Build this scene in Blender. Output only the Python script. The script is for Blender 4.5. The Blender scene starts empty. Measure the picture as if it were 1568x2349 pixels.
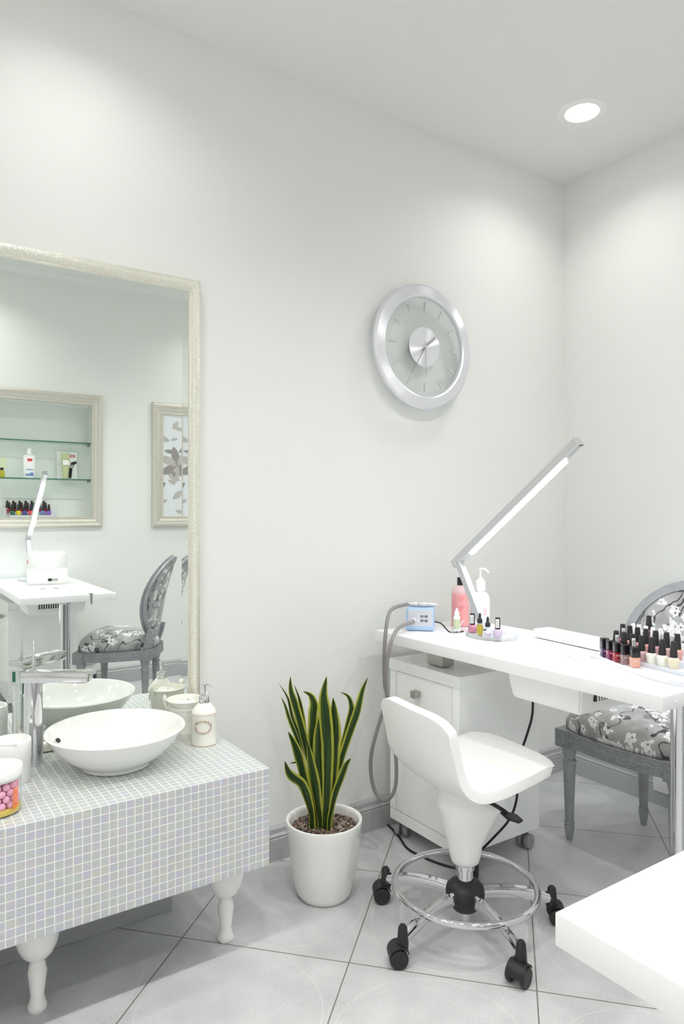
import bpy, bmesh, math, random
from math import sin, cos, pi, radians, sqrt
from mathutils import Vector, Matrix
random.seed(4)
C = bpy.context.scene.collection
sc = bpy.context.scene

# ------------------------------------------------------------------ camera
F, YAW, CX, HY, EYE = 1603.3, 0.59303, 784.0, 1176.7, 1.25
FW = Vector((sin(YAW), cos(YAW), 0)); RT = Vector((cos(YAW), -sin(YAW), 0)); EY = Vector((0, 0, EYE))
cam = bpy.data.cameras.new('camera'); cam.lens = F / 2349 * 36; cam.sensor_width = 36
cam.shift_y = (HY - 1174.5) / 2349; cam.clip_start = 0.02
camo = bpy.data.objects.new('camera', cam); C.objects.link(camo)
camo.location = EY; camo.rotation_euler = (pi / 2, 0, -YAW); sc.camera = camo
def ray(px, py): return FW + RT * ((px - CX) / F) + Vector((0, 0, -(py - HY) / F))
def at_z(px, py, z): r = ray(px, py); return EY + r * ((z - EYE) / r.z)
def at_x(px, py, x): r = ray(px, py); return EY + r * (x / r.x)
def at_y(px, py, y): r = ray(px, py); return EY + r * (y / r.y)
def at_d(px, py, d): return EY + ray(px, py) * d

# ------------------------------------------------------------------ materials
def L(c):
    return tuple(((v / 255 / 12.92) if v / 255 <= .04045 else ((v / 255 + .055) / 1.055) ** 2.4) for v in c) + (1,)
class NT:
    def __init__(s, name):
        s.m = bpy.data.materials.new(name); s.m.use_nodes = True; s.t = s.m.node_tree
        s.b = s.t.nodes['Principled BSDF']
    def n(s, typ, **kw):
        nd = s.t.nodes.new(typ)
        for k, v in kw.items():
            if k.startswith('i_'): nd.inputs[k[2:].replace('_', ' ')].default_value = v
            else: setattr(nd, k, v)
        return nd
    def l(s, a, b): s.t.links.new(a, b)
    def math(s, op, a, b=None, c=None, clamp=False):
        nd = s.n('ShaderNodeMath', operation=op); nd.use_clamp = clamp
        for i, v in enumerate((a, b, c)):
            if v is None: continue
            if hasattr(v, 'is_linked'): s.l(v, nd.inputs[i])
            else: nd.inputs[i].default_value = v
        return nd.outputs[0]
    def mix(s, f, a, b):
        nd = s.n('ShaderNodeMix', data_type='RGBA')
        for i, v in ((0, f), (6, a), (7, b)):
            if hasattr(v, 'is_linked'): s.l(v, nd.inputs[i])
            else: nd.inputs[i].default_value = v
        return nd.outputs[2]
    def step(s, v, a, b):
        nd = s.n('ShaderNodeMapRange', interpolation_type='SMOOTHSTEP'); s.l(v, nd.inputs[0])
        nd.inputs[1].default_value = a; nd.inputs[2].default_value = b
        return nd.outputs[0]
def pbr(name, col, rough=.5, metal=0., coat=0., trans=0., ior=1.5, emit=None, es=0., bump=0., bscale=100., spec=.5, sss=0.):
    k = NT(name); b = k.b
    b.inputs['Base Color'].default_value = L(col); b.inputs['Roughness'].default_value = rough
    b.inputs['Metallic'].default_value = metal; b.inputs['Coat Weight'].default_value = coat
    b.inputs['Coat Roughness'].default_value = .05
    b.inputs['Transmission Weight'].default_value = trans; b.inputs['IOR'].default_value = ior
    b.inputs['Specular IOR Level'].default_value = spec
    if emit: b.inputs['Emission Color'].default_value = L(emit); b.inputs['Emission Strength'].default_value = es
    tc = k.n('ShaderNodeTexCoord'); nz = k.n('ShaderNodeTexNoise', i_Scale=bscale); k.l(tc.outputs['Object'], nz.inputs['Vector'])
    if bump:
        bp = k.n('ShaderNodeBump', i_Strength=bump, i_Distance=.002); k.l(nz.outputs['Fac'], bp.inputs['Height']); k.l(bp.outputs[0], b.inputs['Normal'])
    else:
        mr = k.n('ShaderNodeMapRange'); k.l(nz.outputs['Fac'], mr.inputs[0]); mr.inputs[3].default_value = max(0, rough - .02); mr.inputs[4].default_value = rough + .02
        k.l(mr.outputs[0], b.inputs['Roughness'])
    return k.m

def thin_glass(name, col, tint=.0, rough=.02):
    k = NT(name); k.t.nodes.remove(k.b)
    out = k.t.nodes['Material Output']; tr = k.n('ShaderNodeBsdfTransparent'); tr.inputs[0].default_value = L(col)
    gl = k.n('ShaderNodeBsdfGlossy'); gl.inputs['Roughness'].default_value = rough
    fr = k.n('ShaderNodeFresnel', i_IOR=1.45); mx = k.n('ShaderNodeMixShader'); gm_ = k.n('ShaderNodeNewGeometry'); k.l(k.math('MULTIPLY', fr.outputs[0], k.math('SUBTRACT', 1, gm_.outputs['Backfacing'])), mx.inputs[0]); k.l(tr.outputs[0], mx.inputs[1]); k.l(gl.outputs[0], mx.inputs[2])
    last = mx.outputs[0]
    if tint:
        df = k.n('ShaderNodeBsdfDiffuse'); df.inputs[0].default_value = L(col); m2 = k.n('ShaderNodeMixShader'); m2.inputs[0].default_value = tint; k.l(last, m2.inputs[1]); k.l(df.outputs[0], m2.inputs[2]); last = m2.outputs[0]
    k.l(last, out.inputs['Surface']); return k.m
def m_floor():
    k = NT('floor_tile'); g = k.n('ShaderNodeNewGeometry')
    mp = k.n('ShaderNodeMapping', vector_type='TEXTURE'); mp.inputs['Location'].default_value = (1.102, 1.6, 0); mp.inputs['Rotation'].default_value = (0, 0, radians(-47.2)); mp.inputs['Scale'].default_value = (.503, .503, 1)
    k.l(g.outputs['Position'], mp.inputs['Vector'])
    sx = k.n('ShaderNodeSeparateXYZ'); k.l(mp.outputs[0], sx.inputs[0])
    def cell(o): return k.math('SUBTRACT', k.math('FRACT', o), .5)
    fx, fy = cell(sx.outputs[0]), cell(sx.outputs[1])
    ax, ay = k.math('ABSOLUTE', fx), k.math('ABSOLUTE', fy)
    grout = k.step(k.math('MAXIMUM', ax, ay), .4955, .4972)
    rad = k.math('SQRT', k.math('ADD', k.math('MULTIPLY', fx, fx), k.math('MULTIPLY', fy, fy)))
    ring = k.math('SUBTRACT', 1, k.step(k.math('ABSOLUTE', k.math('SUBTRACT', rad, .465)), .0012, .0045))
    n1 = k.n('ShaderNodeTexNoise', i_Scale=260., i_Detail=4.); k.l(g.outputs['Position'], n1.inputs['Vector'])
    n2 = k.n('ShaderNodeTexNoise', i_Scale=7., i_Detail=5.); k.l(g.outputs['Position'], n2.inputs['Vector'])
    fac = k.math('ADD', k.math('MULTIPLY', n1.outputs['Fac'], .6), k.math('MULTIPLY', n2.outputs['Fac'], .5))
    base = k.mix(k.step(fac, .35, .8), L((184, 185, 187)), L((214, 215, 216)))
    base = k.mix(k.math('MULTIPLY', ring, .35), base, L((228, 228, 226)))
    col = k.mix(grout, base, L((128, 120, 112)))
    k.l(col, k.b.inputs['Base Color']); k.b.inputs['Roughness'].default_value = .38
    bp = k.n('ShaderNodeBump', i_Strength=.4, i_Distance=.001); k.l(k.math('SUBTRACT', 1, grout), bp.inputs['Height']); k.l(bp.outputs[0], k.b.inputs['Normal'])
    return k.m
def m_mosaic(ox, oy, oz, pitch):
    k = NT('mosaic_tile'); g = k.n('ShaderNodeNewGeometry')
    mp = k.n('ShaderNodeMapping', vector_type='TEXTURE'); mp.inputs['Location'].default_value = (ox, oy, oz); mp.inputs['Scale'].default_value = (pitch,) * 3
    k.l(g.outputs['Position'], mp.inputs['Vector'])
    sx = k.n('ShaderNodeSeparateXYZ'); k.l(mp.outputs[0], sx.inputs[0]); sn = k.n('ShaderNodeSeparateXYZ'); k.l(g.outputs['True Normal'], sn.inputs[0])
    gm = None; fr = []
    for i in range(3):
        f = k.math('FRACT', sx.outputs[i]); fr.append(f)
        a = k.math('ABSOLUTE', k.math('SUBTRACT', f, .5))
        on = k.math('LESS_THAN', k.math('ABSOLUTE', sn.outputs[i]), .5)
        v = k.math('MULTIPLY', k.step(a, .440, .454), on)
        gm = v if gm is None else k.math('MAXIMUM', gm, v)
    # half-tile shift along the face normal keeps a face inside one layer of cells
    ad = k.n('ShaderNodeVectorMath', operation='MULTIPLY_ADD'); k.l(g.outputs['True Normal'], ad.inputs[0]); ad.inputs[1].default_value = (-.5,) * 3; k.l(mp.outputs[0], ad.inputs[2])
    fl = k.n('ShaderNodeVectorMath', operation='FLOOR'); k.l(ad.outputs[0], fl.inputs[0])
    wn = k.n('ShaderNodeTexWhiteNoise', noise_dimensions='3D'); k.l(fl.outputs[0], wn.inputs['Vector'])
    nz = k.n('ShaderNodeTexNoise', i_Scale=60., i_Detail=1.); k.l(g.outputs['Position'], nz.inputs['Vector'])
    v = k.math('FRACT', k.math('ADD', wn.outputs['Value'], k.math('MULTIPLY', nz.outputs['Fac'], .9)))
    cr = k.n('ShaderNodeValToRGB'); k.l(v, cr.inputs[0]); e = cr.color_ramp.elements
    e[0].position = 0; e[0].color = L((188, 190, 190)); e[1].position = 1; e[1].color = L((188, 190, 190))
    for p, c in ((.15, (187, 192, 191)), (.32, (186, 188, 203)), (.46, (196, 187, 195)), (.6, (186, 196, 196)), (.76, (196, 195, 186)), (.9, (186, 188, 196))):
        q = e.new(p); q.color = L(c)
    top = k.math('GREATER_THAN', sn.outputs[2], .5)
    tile = k.mix(k.math('MULTIPLY', top, .35), cr.outputs[0], L((190, 201, 194)))
    k.l(k.mix(gm, tile, L((236, 235, 230))), k.b.inputs['Base Color'])
    rr = k.n('ShaderNodeMapRange'); k.l(gm, rr.inputs[0]); rr.inputs[3].default_value = .12; rr.inputs[4].default_value = .6; k.l(rr.outputs[0], k.b.inputs['Roughness'])
    bp = k.n('ShaderNodeBump', i_Strength=.5, i_Distance=.001); k.l(k.math('SUBTRACT', 1, gm), bp.inputs['Height']); k.l(bp.outputs[0], k.b.inputs['Normal'])
    return k.m
def m_fabric():
    k = NT('floral_fabric'); tc = k.n('ShaderNodeUVMap'); P = tc.outputs[0]
    n0 = k.n('ShaderNodeTexNoise', i_Scale=14., i_Detail=2.); k.l(P, n0.inputs['Vector'])
    nd = k.n('ShaderNodeTexNoise', i_Scale=60., i_Detail=1.); k.l(P, nd.inputs['Vector'])
    col = k.mix(k.step(n0.outputs['Fac'], .35, .65), L((150, 149, 147)), L((172, 172, 172)))
    wv = k.n('ShaderNodeTexNoise', i_Scale=700.); k.l(P, wv.inputs['Vector'])
    def blobs(scale, off, thr, petal, rnd=1.):
        mp = k.n('ShaderNodeMapping'); mp.inputs['Location'].default_value = (off, off * .7, off * 1.3); k.l(P, mp.inputs['Vector'])
        v = k.n('ShaderNodeTexVoronoi', i_Scale=scale); v.inputs['Randomness'].default_value = rnd; k.l(mp.outputs[0], v.inputs['Vector'])
        d = k.math('ADD', v.outputs['Distance'], k.math('MULTIPLY', k.math('SUBTRACT', nd.outputs['Fac'], .5), petal))
        s2 = k.n('ShaderNodeSeparateColor'); k.l(v.outputs['Color'], s2.inputs[0])
        keep = k.math('GREATER_THAN', s2.outputs[0], thr)
        return d, keep
    # grey shadow leaves, dark leaves
    d, kp = blobs(13., 3.1, .55, .5); col = k.mix(k.math('MULTIPLY', k.math('SUBTRACT', 1, k.step(d, .26, .30)), kp), col, L((122, 122, 122)))
    d, kp = blobs(15., 7.7, .72, .4); col = k.mix(k.math('MULTIPLY', k.math('SUBTRACT', 1, k.step(d, .24, .28)), kp), col, L((72, 72, 74)))
    # thin branches
    nb = k.n('ShaderNodeTexNoise', i_Scale=5.5, i_Detail=2.5); k.l(P, nb.inputs['Vector'])
    br = k.math('SUBTRACT', 1, k.step(k.math('ABSOLUTE', k.math('SUBTRACT', nb.outputs['Fac'], .5)), .004, .010))
    col = k.mix(br, col, L((58, 56, 56)))
    # white five-petalled blossoms in clusters
    nc = k.n('ShaderNodeTexNoise', i_Scale=7.); k.l(P, nc.inputs['Vector'])
    for sc_, off, thr, rad in ((15., 1.3, .30, .26), (24., 4.1, .45, .24)):
        mp = k.n('ShaderNodeMapping'); mp.inputs['Location'].default_value = (off, off * .7, 0); mp.inputs['Scale'].default_value = (sc_, sc_, 0); k.l(P, mp.inputs['Vector'])
        v = k.n('ShaderNodeTexVoronoi', voronoi_dimensions='2D', i_Scale=1.); v.inputs['Randomness'].default_value = .8; k.l(mp.outputs[0], v.inputs['Vector'])
        df = k.n('ShaderNodeVectorMath', operation='SUBTRACT'); k.l(mp.outputs[0], df.inputs[0]); k.l(v.outputs['Position'], df.inputs[1])
        sp = k.n('ShaderNodeSeparateXYZ'); k.l(df.outputs[0], sp.inputs[0]); s2 = k.n('ShaderNodeSeparateColor'); k.l(v.outputs['Color'], s2.inputs[0])
        an = k.math('ADD', k.math('ARCTAN2', sp.outputs[1], sp.outputs[0]), k.math('MULTIPLY', s2.outputs[1], 6.28))
        lim = k.math('ADD', rad, k.math('MULTIPLY', k.math('ABSOLUTE', k.math('COSINE', k.math('MULTIPLY', an, 2.5))), .15))
        lim = k.math('ADD', lim, k.math('MULTIPLY', k.math('SUBTRACT', nd.outputs['Fac'], .5), .10))
        dd = k.math('SUBTRACT', v.outputs['Distance'], lim)
        pet = k.math('MULTIPLY', k.math('MULTIPLY', k.math('LESS_THAN', dd, 0.), k.math('GREATER_THAN', s2.outputs[0], thr)), k.math('GREATER_THAN', nc.outputs['Fac'], .49))
        col = k.mix(pet, col, k.mix(k.step(v.outputs['Distance'], .1, .4), L((214, 212, 210)), L((240, 239, 238))))
        core = k.math('MULTIPLY', pet, k.math('LESS_THAN', k.math('ADD', v.outputs['Distance'], k.math('MULTIPLY', nd.outputs['Fac'], .12)), .13)); col = k.mix(core, col, L((92, 82, 82)))
    k.l(col, k.b.inputs['Base Color']); k.b.inputs['Roughness'].default_value = .55
    k.b.inputs['Sheen Weight'].default_value = .3
    bp = k.n('ShaderNodeBump', i_Strength=.15, i_Distance=.001); k.l(wv.outputs['Fac'], bp.inputs['Height']); k.l(bp.outputs[0], k.b.inputs['Normal'])
    return k.m
def m_carved(name, c1, c2, scale, rough, metal, strength):
    k = NT(name); tc = k.n('ShaderNodeTexCoord')
    v = k.n('ShaderNodeTexVoronoi', i_Scale=scale); k.l(tc.outputs['Object'], v.inputs['Vector'])
    n = k.n('ShaderNodeTexNoise', i_Scale=scale * .3, i_Detail=3.); k.l(tc.outputs['Object'], n.inputs['Vector'])
    k.l(k.mix(k.step(n.outputs['Fac'], .35, .65), L(c1), L(c2)), k.b.inputs['Base Color'])
    k.b.inputs['Roughness'].default_value = rough; k.b.inputs['Metallic'].default_value = metal
    bp = k.n('ShaderNodeBump', i_Strength=strength, i_Distance=.003); k.l(v.outputs['Distance'], bp.inputs['Height']); k.l(bp.outputs[0], k.b.inputs['Normal'])
    return k.m
def m_leaf():
    k = NT('variegated_leaf'); uv = k.n('ShaderNodeUVMap'); s = k.n('ShaderNodeSeparateXYZ'); k.l(uv.outputs[0], s.inputs[0])
    tc = k.n('ShaderNodeTexCoord'); n = k.n('ShaderNodeTexNoise', i_Scale=12.); k.l(tc.outputs['Object'], n.inputs['Vector'])
    a = k.math('ABSOLUTE', k.math('SUBTRACT', s.outputs[0], .5))
    edge = k.step(k.math('ADD', a, k.math('MULTIPLY', k.math('SUBTRACT', n.outputs['Fac'], .5), .22)), .30, .345)
    st = k.n('ShaderNodeTexNoise', i_Scale=1., i_Detail=2.); mp = k.n('ShaderNodeMapping'); mp.inputs['Scale'].default_value = (14, 2.5, 1); k.l(uv.outputs[0], mp.inputs['Vector']); k.l(mp.outputs[0], st.inputs['Vector'])
    gr = k.mix(k.step(st.outputs['Fac'], .35, .65), L((30, 52, 22)), L((70, 104, 44)))
    k.l(k.mix(edge, gr, L((196, 196, 78))), k.b.inputs['Base Color']); k.b.inputs['Roughness'].default_value = .38
    return k.m
def m_frame(name, c1, c2):
    k = NT(name); tc = k.n('ShaderNodeTexCoord'); v = k.n('ShaderNodeTexWave', i_Scale=55., i_Distortion=1.5, i_Detail=1.); v.bands_direction = 'DIAGONAL'; k.l(tc.outputs['Object'], v.inputs['Vector'])
    n = k.n('ShaderNodeTexVoronoi', i_Scale=260.); k.l(tc.outputs['Object'], n.inputs['Vector'])
    k.l(k.mix(n.outputs['Distance'], L(c2), L(c1)), k.b.inputs['Base Color']); k.b.inputs['Metallic'].default_value = .6; k.b.inputs['Roughness'].default_value = .3
    bp = k.n('ShaderNodeBump', i_Strength=.5, i_Distance=.002); k.l(n.outputs['Distance'], bp.inputs['Height']); k.l(bp.outputs[0], k.b.inputs['Normal'])
    return k.m
def m_soil():
    k = NT('potting_gravel'); tc = k.n('ShaderNodeTexCoord'); v = k.n('ShaderNodeTexVoronoi', i_Scale=120.); k.l(tc.outputs['Object'], v.inputs['Vector'])
    s = k.n('ShaderNodeSeparateColor'); k.l(v.outputs['Color'], s.inputs[0])
    cr = k.n('ShaderNodeValToRGB'); k.l(s.outputs[0], cr.inputs[0]); e = cr.color_ramp.elements; e[0].color = L((70, 58, 50)); e[1].color = L((176, 160, 146)); q = e.new(.6); q.color = L((118, 100, 90))
    k.l(cr.outputs[0], k.b.inputs['Base Color']); k.b.inputs['Roughness'].default_value = .9
    return k.m
def m_brushed(name, col, aniso=.8):
    k = NT(name); k.b.inputs['Base Color'].default_value = L(col); k.b.inputs['Metallic'].default_value = .8; k.b.inputs['Roughness'].default_value = .4
    k.b.inputs['Anisotropic'].default_value = .95
    t = k.n('ShaderNodeTangent', direction_type='RADIAL', axis='Y'); k.l(t.outputs[0], k.b.inputs['Tangent'])
    return k.m
M = dict(
    wall=pbr('wall_paint', (231, 232, 229), .8, bump=.03, bscale=400.), ceil=pbr('ceiling_paint', (230, 230, 230), .85, bump=.02, bscale=300.),
    floor=m_floor(), base=pbr('grey_skirting', (178, 179, 180), .35), white=pbr('white_gloss', (240, 240, 239), .22), laminate=pbr('white_laminate', (240, 240, 240), .3),
    cab=pbr('white_lacquer', (247, 248, 246), .18, coat=.3), ceramic=pbr('white_ceramic', (238, 238, 235), .1, coat=.5), plastic=pbr('white_plastic', (244, 244, 242), .38),
    creamcer=pbr('cream_ceramic', (240, 239, 230), .18, coat=.4), chrome=pbr('chrome', (222, 222, 225), .06, 1.), satin=pbr('satin_steel', (178, 176, 170), .3, 1.), alu=pbr('painted_aluminium', (206, 207, 209), .34, .5),
    rubber=pbr('black_plastic', (34, 32, 33), .45), blackgl=pbr('black_gloss', (24, 22, 24), .2), hose=pbr('grey_hose', (134, 129, 126), .5), cable=pbr('black_cable', (22, 21, 22), .4),
    greyw=pbr('grey_caster', (150, 150, 154), .4), blue=pbr('pale_blue_plastic', (170, 196, 228), .3), face=pbr('silver_faceplate', (206, 208, 216), .35, .3),
    mirror=pbr('mirror_silver', (246, 250, 247), .0, 1.), glass=thin_glass('clear_glass', (252, 253, 253)), shelf=thin_glass('green_edge_glass', (232, 244, 238)),
    shelfedge=pbr('glass_edge', (58, 104, 90), .15), mframe=m_frame('champagne_frame', (244, 243, 232), (216, 214, 198)), sframe=m_frame('silver_frame', (225, 222, 212), (196, 190, 178)),
    mosaic=m_mosaic(.921, 1.728, .54, .02092), fabric=m_fabric(), greywood=m_carved('grey_painted_wood', (150, 152, 154), (160, 162, 165), 60., .42, .15, .12), carved=m_carved('grey_carved_wood', (140, 142, 144), (150, 152, 155), 130., .4, .15, 1.),
    leaf=m_leaf(), soil=m_soil(), brushed=m_brushed('brushed_aluminium', (240, 240, 246)), shadow=pbr('dark_recess', (40, 40, 42), .7),
    pinkliq=pbr('coral_lotion', (244, 128, 126), .25), pinkpl=thin_glass('pale_pink_plastic', (250, 232, 232), .35, .2), oil=pbr('yellow_oil', (224, 208, 60), .08, trans=.7), lilac=pbr('lilac_polish', (226, 206, 232), .12, trans=.4),
    rosepol=pbr('rose_polish', (222, 152, 178), .12, trans=.4), clearliq=pbr('clear_topcoat', (240, 240, 246), .06, trans=.8), label=pbr('paper_label', (238, 238, 236), .6), ink=pbr('label_ink', (96, 96, 104), .6), redink=pbr('red_print', (214, 60, 78), .5),
    blueink=pbr('blue_print', (112, 140, 196), .5), ball=pbr('pink_bath_bead', (245, 180, 208), .45), gold=pbr('yellow_shell', (222, 196, 96), .5), orange=pbr('orange_print', (244, 140, 40), .5), greenpl=pbr('pale_green_plastic', (206, 218, 178), .4),
    cotton=pbr('cotton', (248, 247, 240), .95, bump=.6, bscale=90.), rose=pbr('worn_rose_edge', (222, 196, 180), .5), wreath=m_carved('embossed_wreath', (186, 162, 142), (228, 216, 204), 420., .5, 0., .8), grey=pbr('mid_grey', (150, 150, 152), .5),
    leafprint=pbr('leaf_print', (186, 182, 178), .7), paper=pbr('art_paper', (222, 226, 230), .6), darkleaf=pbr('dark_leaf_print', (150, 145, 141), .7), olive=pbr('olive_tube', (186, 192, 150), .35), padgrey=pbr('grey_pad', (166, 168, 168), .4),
    acrylic=pbr('white_acrylic', (222, 224, 230), .12), lamp=pbr('lamp_diffuser', (255, 255, 255), .5, emit=(255, 255, 255), es=9.), led=pbr('led_strip', (255, 255, 255), .5, emit=(228, 238, 255), es=110.), ledside=pbr('led_diffuser_side', (255, 255, 255), .5, emit=(236, 243, 255), es=9.), display=pbr('blue_display', (190, 226, 240), .3, emit=(180, 225, 245), es=.6),
    crystal=pbr('crystal', (245, 245, 248), .02, trans=.85), wline=pbr('white_print', (235, 235, 235), .6), cardred=pbr('card_red', (206, 62, 72), .5))
_pc = {}
def polish(col):
    if col not in _pc: _pc[col] = pbr('polish_%d_%d_%d' % col, col, .1, coat=.6)
    return _pc[col]

# ------------------------------------------------------------------ mesh helpers
def box(bm, c, s, rot=None, bev=0., seg=2):
    t = bmesh.new(); bmesh.ops.create_cube(t, size=1); bmesh.ops.scale(t, vec=s, verts=t.verts)
    if bev: bmesh.ops.bevel(t, geom=list(t.edges), offset=bev, segments=seg, profile=.6, affect='EDGES')
    if rot is not None: bmesh.ops.transform(t, matrix=rot if isinstance(rot, Matrix) else Matrix.Rotation(rot, 4, 'Z'), verts=t.verts)
    bmesh.ops.translate(t, vec=c, verts=t.verts); merge(bm, t)
def merge(bm, t):
    me = bpy.data.meshes.new('tmp'); t.to_mesh(me); t.free(); bm.from_mesh(me); bpy.data.meshes.remove(me)
def lathe(bm, prof, seg=40, c=(0, 0, 0), sx=1., sy=1., mat=None):
    t = bmesh.new(); rings = []
    for r, z in prof:
        if r < 1e-6: rings.append([t.verts.new((0, 0, z))])
        else: rings.append([t.verts.new((r * cos(2 * pi * i / seg) * sx, r * sin(2 * pi * i / seg) * sy, z)) for i in range(seg)])
    for a, b in zip(rings, rings[1:]):
        for i in range(seg):
            j = (i + 1) % seg
            if len(a) == 1 and len(b) == 1: continue
            if len(a) == 1: t.faces.new((a[0], b[j], b[i]))
            elif len(b) == 1: t.faces.new((a[i], a[j], b[0]))
            else: t.faces.new((a[i], a[j], b[j], b[i]))
    bmesh.ops.recalc_face_normals(t, faces=t.faces)
    if mat is not None: bmesh.ops.transform(t, matrix=mat, verts=t.verts)
    bmesh.ops.translate(t, vec=c, verts=t.verts); merge(bm, t)
def smooth_path(pts, n=6, closed=False):
    P = [Vector(p) for p in pts]; out = []; m = len(P)
    for i in range(m if closed else m - 1):
        if closed: a, b, c, d = P[i - 1], P[i], P[(i + 1) % m], P[(i + 2) % m]
        else: a, b, c, d = P[max(i - 1, 0)], P[i], P[i + 1], P[min(i + 2, m - 1)]
        for j in range(n):
            t = j / n; out.append(.5 * ((2 * b) + (c - a) * t + (2 * a - 5 * b + 4 * c - d) * t * t + (3 * b - a - 3 * c + d) * t ** 3))
    if not closed: out.append(P[-1])
    return out
def tube(bm, pts, r, seg=12, closed=False, cap=True, section=None, up=None):
    P = [Vector(p) for p in pts]; m = len(P); R = r if isinstance(r, (list, tuple)) else [r] * m
    sec = section or [(cos(2 * pi * i / seg), sin(2 * pi * i / seg)) for i in range(seg)]; seg = len(sec)
    t = bmesh.new(); rings = []; nv = Vector(up) if up else None
    for i in range(m):
        if closed: d = P[(i + 1) % m] - P[i - 1]
        else: d = P[min(i + 1, m - 1)] - P[max(i - 1, 0)]
        d.normalize()
        if nv is None: nv = d.orthogonal()
        base = Vector(up) if up else nv
        nv = (base - d * base.dot(d))
        if nv.length < 1e-5: nv = d.orthogonal()
        nv.normalize(); b = d.cross(nv)
        rings.append([t.verts.new(P[i] + (nv * y + b * x) * R[i]) for x, y in sec])
    for i in range(m if closed else m - 1):
        a, b = rings[i], rings[(i + 1) % m]
        for j in range(seg): q = (j + 1) % seg; t.faces.new((a[j], a[q], b[q], b[j]))
    if cap and not closed: t.faces.new(rings[0][::-1]); t.faces.new(rings[-1])
    bmesh.ops.recalc_face_normals(t, faces=t.faces); merge(bm, t)
def prism(bm, poly, z0, z1, bev=0.):
    t = bmesh.new(); a = [t.verts.new((x, y, z0)) for x, y in poly]; b = [t.verts.new((x, y, z1)) for x, y in poly]; n = len(poly)
    t.faces.new(a[::-1]); t.faces.new(b)
    for i in range(n): t.faces.new((a[i], a[(i + 1) % n], b[(i + 1) % n], b[i]))
    bmesh.ops.recalc_face_normals(t, faces=t.faces)
    if bev: bmesh.ops.bevel(t, geom=[e for e in t.edges if e.calc_face_angle(0) > .6], offset=bev, segments=2, affect='EDGES')
    merge(bm, t)
def sphere(bm, c, r, u=16, v=10, s=(1, 1, 1)):
    t = bmesh.new(); bmesh.ops.create_uvsphere(t, u_segments=u, v_segments=v, radius=r); bmesh.ops.scale(t, vec=s, verts=t.verts); bmesh.ops.translate(t, vec=c, verts=t.verts); merge(bm, t)
def frame_ring(bm, w, h, prof, cx=0., cz=0., facing=-1, x_plane=False):
    """moulding swept round a w x h rectangle in the x-z plane; prof = (distance inwards from outer edge, height off the wall)"""
    t = bmesh.new(); rings = []
    for d, e in prof:
        x0, x1, z0, z1 = cx - w / 2 + d, cx + w / 2 - d, cz - h / 2 + d, cz + h / 2 - d
        rings.append([t.verts.new((x, facing * e, z)) for x, z in ((x0, z0), (x1, z0), (x1, z1), (x0, z1))])
    for a, b in zip(rings, rings[1:]):
        for i in range(4): j = (i + 1) % 4; t.faces.new((a[i], a[j], b[j], b[i]))
    bmesh.ops.recalc_face_normals(t, faces=t.faces); merge(bm, t)
def planar_uv(bm, a, c):
    uvl = bm.loops.layers.uv.verify()
    for f in bm.faces:
        for lp in f.loops:
            co = lp.vert.co; k = 1.
            if a == 0: r = max(.02, sqrt(co.x ** 2 + co.y ** 2)); k = (r + max(0, .536 - co.z) * .9) / r
            lp[uvl].uv = (co[a] * k, co[c] * k)
def obj(name, bm, mat, parent=None, loc=None, smooth=True, ang=35, mats=None, **props):
    if mat == 'fabric': planar_uv(bm, 0 if 'seat' in name else 2, 1)
    me = bpy.data.meshes.new(name); bm.to_mesh(me); bm.free()
    me.materials.append(M[mat] if isinstance(mat, str) else mat)
    for x in mats or []: me.materials.append(M[x] if isinstance(x, str) else x)
    if smooth:
        me.polygons.foreach_set('use_smooth', [True] * len(me.polygons)); me.set_sharp_from_angle(angle=radians(ang))
    o = bpy.data.objects.new(name, me); C.objects.link(o)
    if parent: o.parent = parent
    if loc is not None: o.location = loc
    for k, v in props.items(): o[k] = v
    return o
def thing(name, label, cat, loc=(0, 0, 0), rotz=0., group=None):
    o = bpy.data.objects.new(name, None); C.objects.link(o); o.empty_display_size = .05
    o.location = loc; o.rotation_euler = (0, 0, rotz); o['label'] = label; o['category'] = cat
    if group: o['group'] = group
    return o
def tag(o, label, cat, group=None):
    o['label'] = label; o['category'] = cat
    if group: o['group'] = group
    return o
def struct(name, bm, mat, **k): o = obj(name, bm, mat, **k); o['kind'] = 'structure'; return o
def dup(root, loc=None, rotz=None, label=None, group=None):
    r = root.copy(); C.objects.link(r)
    if loc is not None: r.location = loc
    if rotz is not None: r.rotation_euler = (0, 0, rotz)
    if label: r['label'] = label
    if group: r['group'] = group
    for ch in list(root.children):
        c = ch.copy(); C.objects.link(c); c.parent = r
        for g in ch.children: d = g.copy(); C.objects.link(d); d.parent = c
    return r
B = bmesh.new
ORD = ['first', 'second', 'third', 'fourth', 'fifth', 'sixth', 'seventh', 'eighth', 'ninth']

# ------------------------------------------------------------------ room
WY, WX, OY, LX, H = 2.232, 2.812, -.70, -4.2, 2.855
T = .12
b = B(); box(b, ((WX + LX) / 2, (WY + OY) / 2, -.05), (WX - LX + .4, WY - OY + .4 + .3, .1)); struct('floor', b, 'floor', smooth=False)
b = B(); box(b, ((WX + LX) / 2, WY + T / 2, H / 2), (WX - LX + 2 * T, T, H + .2)); struct('wall_back', b, 'wall', smooth=False)
b = B(); box(b, (WX + T / 2, (WY + OY) / 2, H / 2), (T, WY - OY, H + .2)); struct('wall_right', b, 'wall', smooth=False)
b = B(); box(b, (LX - T / 2, (WY + OY) / 2, H / 2), (T, WY - OY, H + .2)); struct('wall_left', b, 'wall', smooth=False)
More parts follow.
